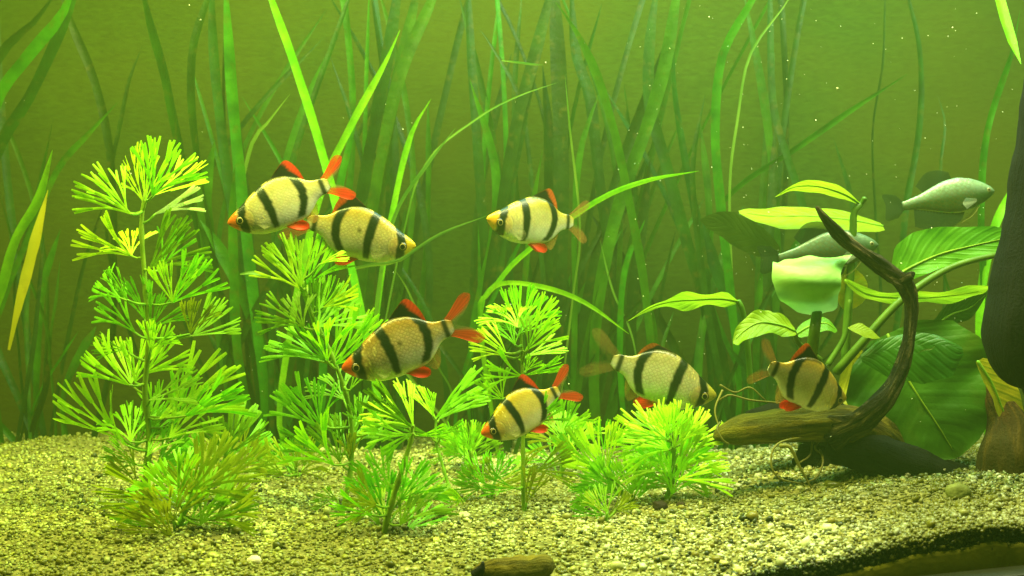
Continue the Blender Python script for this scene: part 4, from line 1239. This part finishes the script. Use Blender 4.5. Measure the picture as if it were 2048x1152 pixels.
def make_barb(label, snout, ped, Y, yaw=0.0, dors=1.0, tail=1.0, red=1.0, cols=None, seed=1, spot=False, deep=1.0, s2=0.0, roll=0.0, snc=None, bend=0.0, talpha=1.0, sc_=.5):
    deep *= .96
    root = thing('tiger_barb', (0, 0, 0), label, 'fish', 'tiger barbs')
    cols = cols or (L(170, 148, 40)[:3], L(220, 206, 92)[:3], L(224, 222, 150)[:3], snc or ORG)
    fcol = barb_colour({'cols': cols, 'seed': seed, 'spot': spot, 's2': s2, 'sc': sc_})
    V, C, Fc = body(B_TOP, B_BOT, B_WID, fcol, 1.06, deep, bend=bend)
    link_mesh('body', V, Fc, m_skin, root, cols=C)
    byd = lambda x: bend * max(0, x - .35) ** 2
    redc = lerp3(L(190, 120, 40)[:3], RED, red)
    def dc(u, v, i):
        k = rayk(i)
        edge = sstep(.95 - .55 * sstep(.3, .6, u), 1.06 - .5 * sstep(.3, .6, u), v)
        c = lerp3(BLK, redc, edge)
        al = .97 if edge < .5 else .9
        if u > .88: c, al = lerp3(c, redc, .6), .8
        return (c[0] * (k * .5 + .5), c[1] * k, c[2] * k, al * (1 - .35 * sstep(.85, 1, v)))
    h = dors
    V, C, Fc = fin_mesh([(.52, .25 * deep), (.60, .245 * deep), (.70, .215 * deep), (.82, .14 * deep)],
                        [(.54, .265 * deep), (.64, .25 * deep + .085 * h), (.73, .24 * deep + .145 * h), (.785, .21 * deep + .14 * h), (.83, .16 * deep + .085 * h), (.85, .125 * deep)], dc, yo=byd(.65))
    link_mesh('dorsal_fin', V, Fc, m_fin, root, cols=C)
    def tcf(u, v, i):
        k = rayk(i)
        e = 1 - sstep(.30, .42, min(u, 1 - u))
        c = lerp3(L(150, 160, 90)[:3], redc, e * red + (1 - red) * .3)
        al = (.20 + (.58 * e) * (sstep(0, .35, v) * .5 + .5)) * talpha * (k * .5 + .5) * (1 - .45 * sstep(.75, 1, v))
        return (c[0] * (k * .3 + .7), c[1] * k, c[2] * k, al)
    T = tail
    V, C, Fc = fin_mesh([(1.0, .085), (1.005, .03), (1.005, -.03), (1.0, -.085)],
                        [(1.05, .105), (1.03 + .19 * T, .235), (1.06 + .25 * T, .20), (1.01 + .20 * T, .075), (1.0 + .10 * T, .0), (1.01 + .20 * T, -.075), (1.06 + .24 * T, -.19), (1.03 + .19 * T, -.23), (1.05, -.105)], tcf, nu=44, yo=byd(1.02), splay=bend * .4)
    link_mesh('tail_fin', V, Fc, m_fin, root, cols=C)
    def ac(u, v, i):
        k = rayk(i); c = lerp3(L(190, 180, 80)[:3], redc, .25)
        return (c[0], c[1] * k, c[2] * k, .30)
    V, C, Fc = fin_mesh([(.70, -.205 * deep), (.76, -.17 * deep), (.85, -.115 * deep)],
                        [(.72, -.26 * deep), (.78, -.325 * deep), (.84, -.27 * deep), (.875, -.15 * deep)], ac, nu=20, yo=byd(.78))
    link_mesh('anal_fin', V, Fc, m_fin, root, cols=C)
    def pc(u, v, i):
        k = rayk(i); c = lerp3(L(220, 120, 30)[:3], RED, sstep(.1, .5, v))
        return (c[0], c[1] * k, c[2] * k, (.55 + .45 * k) * (1 - .5 * sstep(.75, 1, v)))
    for s in (-1, 1):
        V, C, Fc = fin_mesh([(.50, -.248 * deep), (.54, -.25 * deep), (.565, -.245 * deep)],
                            [(.54, -.275 * deep), (.62, -.34 * deep), (.70, -.355 * deep), (.73, -.31 * deep), (.69, -.255 * deep)], pc, nu=18, yo=s * .022, splay=s * .02)
        link_mesh('pelvic_fin', V, Fc, m_fin, root, cols=C)
        def pp(u, v, i): return (.75, .72, .35, .09 * rayk(i))
        V, C, Fc = fin_mesh([(.265, -.10), (.268, -.13)], [(.39, -.10), (.41, -.15), (.385, -.2), (.32, -.21)], pp, nu=14, yo=s * .088, splay=s * .035)
        link_mesh('pectoral_fin', V, Fc, m_fin, root, cols=C)
        # eye: a shallow dome with pupil and pale ring
        ev, ec, ef = [], [], []
        er = .043
        wx = interp(.128, B_WID)
        for i in range(9):
            rr_ = i / 8
            for j in range(20):
                th = 2 * math.pi * j / 20
                ev.append((.128 + math.cos(th) * er * rr_, s * (wx * .91 + .017 * math.sqrt(max(0, 1 - rr_ * rr_))), -.035 + math.sin(th) * er * rr_))
                c = (.004, .004, .004) if rr_ < .62 else (L(170, 160, 90)[:3] if rr_ < .74 else L(60, 50, 24)[:3])
                ec.append((*c, 0))
        for i in range(8):
            for j in range(20):
                k = (j + 1) % 20
                ef.append((i * 20 + j, i * 20 + k, (i + 1) * 20 + k, (i + 1) * 20 + j))
        link_mesh('eye', ev, ef, m_eye, root, cols=ec)
    orient(root, snout, ped, Y, yaw, 1.0, roll=roll)
    return root

def C3(*v): return L(*v)[:3]
make_barb('uppermost orange snouted barb facing left, its tail over the back of another barb', (455, 447), (643, 370), .575, yaw=.12, seed=1, red=1, deep=1.0,
          sc_=.35, cols=(C3(180, 166, 84), C3(214, 208, 136), C3(218, 216, 160), C3(236, 112, 20)), s2=-.14, tail=.85, roll=-.08)
make_barb('yellow snouted barb facing right under the uppermost barb', (832, 492), (632, 446), .605, yaw=-.15, seed=2, red=.55, spot=True,
          sc_=.6, cols=(C3(184, 162, 60), C3(214, 202, 108), C3(216, 212, 150), C3(206, 176, 30)), s2=-.05, dors=.9, talpha=.4)
make_barb('barb with white gill glints alone in the centre, facing left', (973, 437), (1142, 441), .64, yaw=.5, seed=3, red=.35,
          sc_=.4, cols=(C3(196, 180, 60), C3(222, 214, 120), C3(242, 244, 200), C3(214, 158, 24)), dors=.8, tail=.8, talpha=.45, roll=.05)
make_barb('golden red finned barb facing left in front of the leaning plant', (683, 738), (893, 657), .555, yaw=.1, seed=4, red=.9, spot=True,
          sc_=1.0, cols=(C3(164, 132, 44), C3(204, 178, 84), C3(208, 202, 136), C3(232, 92, 24)), s2=-.1, tail=.95)
make_barb('lowest and most golden barb, facing left just above the gravel', (962, 868), (1112, 792), .575, yaw=.3, seed=5, red=.9,
          sc_=.3, cols=(C3(200, 172, 20), C3(216, 192, 34), C3(206, 190, 74), C3(232, 96, 24)), s2=-.1, tail=.95)
make_barb('pale silvery barb facing right above the bushy plant', (1433, 792), (1234, 722), .635, yaw=-.1, seed=6, red=.12,
          sc_=.8, cols=(C3(184, 178, 110), C3(216, 216, 156), C3(222, 224, 180), C3(190, 180, 60)), dors=.35, tail=1.1, talpha=.4, s2=-.05)
make_barb('barb facing right into the driftwood beside the broad leaves', (1692, 798), (1528, 728), .560, yaw=-.42, seed=7, red=.45,
          sc_=.5, cols=(C3(204, 176, 60), C3(228, 216, 118), C3(224, 220, 146), C3(186, 160, 50)), dors=.9, talpha=.3, tail=.8, s2=-.1)

# the two grey green gouramis
G_TOP = [(0, .01), (.04, .05), (.12, .09), (.25, .135), (.4, .155), (.55, .14), (.7, .10), (.85, .06), (1, .045), (1.04, .04)]
G_BOT = [(0, -.01), (.04, -.05), (.12, -.10), (.25, -.155), (.4, -.18), (.55, -.165), (.7, -.12), (.85, -.07), (1, -.045), (1.04, -.04)]
G_WID = [(0, .01), (.04, .035), (.12, .06), (.25, .075), (.4, .075), (.6, .055), (.85, .028), (1.04, .012)]
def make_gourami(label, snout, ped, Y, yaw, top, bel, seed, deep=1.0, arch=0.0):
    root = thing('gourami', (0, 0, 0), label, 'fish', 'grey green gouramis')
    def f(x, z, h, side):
        c = lerp3(bel, top, sstep(.35, .85, h))  # overhead light put into the colour: pale back, dark belly
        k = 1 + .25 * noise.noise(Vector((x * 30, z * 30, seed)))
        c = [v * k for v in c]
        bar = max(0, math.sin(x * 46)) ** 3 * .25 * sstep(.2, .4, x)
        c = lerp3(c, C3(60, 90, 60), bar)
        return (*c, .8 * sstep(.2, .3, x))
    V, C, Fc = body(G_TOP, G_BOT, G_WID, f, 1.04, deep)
    V = [(x, y, z + arch * (math.sin(min(1, x) * math.pi) - 0)) for x, y, z in V]
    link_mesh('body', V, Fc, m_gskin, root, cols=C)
    az = lambda x: arch * math.sin(min(1, x) * math.pi)
    def dk_(al): return lambda u, v, i: (*[q * rayk(i) for q in C3(40, 68, 34)], al * (1 - .4 * v))
    V, C, Fc = fin_mesh([(.45, .15 + az(.45)), (.6, .12 + az(.6)), (.78, .07 + az(.78))], [(.48, .24 + az(.45)), (.6, .28 + az(.6)), (.74, .27 + az(.7)), (.86, .17 + az(.86))], dk_(.85))
    link_mesh('dorsal_fin', V, Fc, m_fin, root, cols=C)
    V, C, Fc = fin_mesh([(.36, -.17), (.5, -.16), (.7, -.11), (.92, -.05)], [(.4, -.24), (.52, -.31), (.72, -.33), (.93, -.24)], dk_(.9), nu=34)
    link_mesh('anal_fin', V, Fc, m_fin, root, cols=C)
    V, C, Fc = fin_mesh([(1.02, .04), (1.02, -.04)], [(1.1, .13), (1.24, .15), (1.22, .04), (1.24, -.12), (1.1, -.12)], dk_(.75), nu=30)
    link_mesh('tail_fin', V, Fc, m_fin, root, cols=C)
    for s in (-1, 1):
        V, C, Fc = fin_mesh([(.24, -.05), (.25, -.08)], [(.38, -.02), (.42, -.08), (.38, -.14)], lambda u, v, i: (.5, .6, .4, .3), nu=10, yo=s * .07, splay=s * .03)
        link_mesh('pectoral_fin', V, Fc, m_fin, root, cols=C)
        V, Fc = tube([Vector((.2, s * .03, -.13)), Vector((.3, s * .04, -.22)), Vector((.45, s * .05, -.28))], [.004, .003, .002], 5, 8)
        link_mesh('feeler', V, Fc, m_root, root)
        ev, ec, ef = [], [], []
        for i in range(7):
            r_ = i / 6
            for j in range(16):
                th = 2 * math.pi * j / 16
                ev.append((.085 + math.cos(th) * .026 * r_, s * (.046 + .012 * math.sqrt(max(0, 1 - r_ * r_))), .012 + math.sin(th) * .026 * r_ + az(.085)))
                ec.append((*((.01, .01, .01) if r_ < .5 else C3(120, 120, 80)), 0))
        for i in range(6):
            for j in range(16):
                k = (j + 1) % 16
                ef.append((i * 16 + j, i * 16 + k, (i + 1) * 16 + k, (i + 1) * 16 + j))
        link_mesh('eye', ev, ef, m_eye, root, cols=ec)
    orient(root, snout, ped, Y, yaw, 1.0)
    return root
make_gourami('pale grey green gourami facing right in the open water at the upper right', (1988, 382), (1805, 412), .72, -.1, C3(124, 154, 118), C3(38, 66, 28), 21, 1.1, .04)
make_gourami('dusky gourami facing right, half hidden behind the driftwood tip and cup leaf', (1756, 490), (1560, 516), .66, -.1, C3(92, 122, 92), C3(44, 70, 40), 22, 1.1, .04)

# ------------------------------------------------------------------ loose bits
def pebble(name, px, py, Y, r, col, label, cat, flat=(1.3, 1, .8), seed=3):
    m = surf_mat(name + '_surface', [(0.3, tuple(v * .6 for v in col[:3]) + (1,)), (0.7, col)], 300, .7, .5, 600, .001)
    g = P(px, py, Y); z = ground(g.x, Y)
    V, Fc = [], []
    NA, NB = 12, 16
    for i in range(NA + 1):
        ph = math.pi * i / NA
        for j in range(NB):
            th = 2 * math.pi * j / NB
            d = Vector((math.sin(ph) * math.cos(th) * flat[0], math.sin(ph) * math.sin(th) * flat[1], math.cos(ph) * flat[2]))
            k = 1 + .35 * noise.noise(d * 1.3 + Vector((seed, 0, 0))) + .12 * noise.noise(d * 4 + Vector((seed, 0, 0)))
            V.append(d * r * k)
    for i in range(NA):
        for j in range(NB):
            k = (j + 1) % NB
            Fc.append((i * NB + j, (i + 1) * NB + j, (i + 1) * NB + k, i * NB + k))
    o = link_mesh(name, V, Fc, m)
    o.location = (g.x, Y, z + r * .35)
    return tag(o, label, cat)
pebble('dark_pebble', 1320, 1046, .585, .0036, L(44, 34, 18), 'small dark brown pebble at the foot of the bushy plant', 'pebble')
pebble('dark_pebble', 1362, 1052, .583, .002, L(54, 44, 22), 'tiny dark pebble right of the brown pebble under the bushy plant', 'pebble', seed=5)
pebble('white_pebble', 508, 1120, .517, .0026, L(240, 236, 190), 'whitish pebble in the foreground gravel left of the bark', 'pebble', seed=8)
pebble('white_pebble', 928, 1040, .582, .0026, L(240, 236, 170), 'whitish pebble right of the front plant', 'pebble', seed=11)
pebble('pointed_stone', 1916, 1032, .535, .0052, L(120, 128, 60), 'pointed greenish stone in front of the driftwood at the right', 'stone', (1.2, .7, 1.1), 14)
# fallen leaves
def fallen(label, pts, w, mi, seed):
    base = P(*pts[0])
    r = thing('fallen_leaf', base, label, 'fallen leaf')
    ribbon([P(*p) for p in pts], w, M_VAL[mi], r, name='blade', seed=seed, n=16, tip=.3, base_w=.3)
fallen('small pale loose leaf drifting left of the leaning plant', [(480, 548, .62), (500, 546, .62), (520, 548, .62), (542, 556, .62)], .0028, 4, 4)
fallen('pale leaf fragment floating near the top centre', [(1003, 121, .72), (1030, 124, .72), (1060, 128, .722), (1085, 130, .725)], .0015, 4, 5)
fallen('long dull green leaf lying across the middle gravel', [(925, 998, .640), (1000, 1002, .637), (1090, 1006, .634), (1190, 996, .638)], .0052, 1, 6)
fallen('white shred caught on the large dark leaf', [(1832, 708, .585), (1848, 700, .585), (1862, 698, .585), (1872, 690, .585)], .0009, 4, 9)

fallen('broken yellow leaf blade caught among the eel grass at the far left', [(18, 700, .74), (38, 610, .74), (68, 490, .742), (96, 380, .745)], .0066, 3, 12)

# suspended specks
rg2 = np.random.default_rng(9)
n = 260
Ys = rg2.uniform(.5, .8, n)
px = np.where(rg2.random(n) < .62, rg2.uniform(1250, 2048, n), rg2.uniform(0, 2048, n)); py = rg2.uniform(0, 900, n)
cen = np.array([P(a, b, c)[:] for a, b, c in zip(px, py, Ys)])
sz = rg2.lognormal(math.log(.00022), .35, n)
m_speck = surf_mat('speck', [(0.3, L(200, 214, 150)), (0.7, L(240, 246, 210))], 100, .5, 0)
cc = np.ones((n, 4))
tag(stones('suspended_particles', cen, sz, cc, m_speck, 3, (1, 1, 1)), 'tiny pale specks drifting in the water', 'specks', kind='stuff')

# ------------------------------------------------------------------ the cloudy water
V, Fc = box_mesh(-0.75, 0.75, -0.15, 1.0, -0.15, 0.50, .0001)
hz = link_mesh('haze', V, Fc, None, smooth=False)
m, nt, out = new_mat('cloudy_water')
pv = nd(nt, 'ShaderNodeVolumePrincipled')
pv.inputs['Color'].default_value = (0.33, 0.56, 0.11, 1)
pv.inputs['Absorption Color'].default_value = (0.55, 0.80, 0.12, 1)
pv.inputs['Density'].default_value = 0.29
pv.inputs['Anisotropy'].default_value = 0.2
nt.links.new(pv.outputs[0], out.inputs['Volume'])
hz.data.materials.append(m)
tag(hz, 'cloudy green water filling the tank', 'water', kind='stuff')
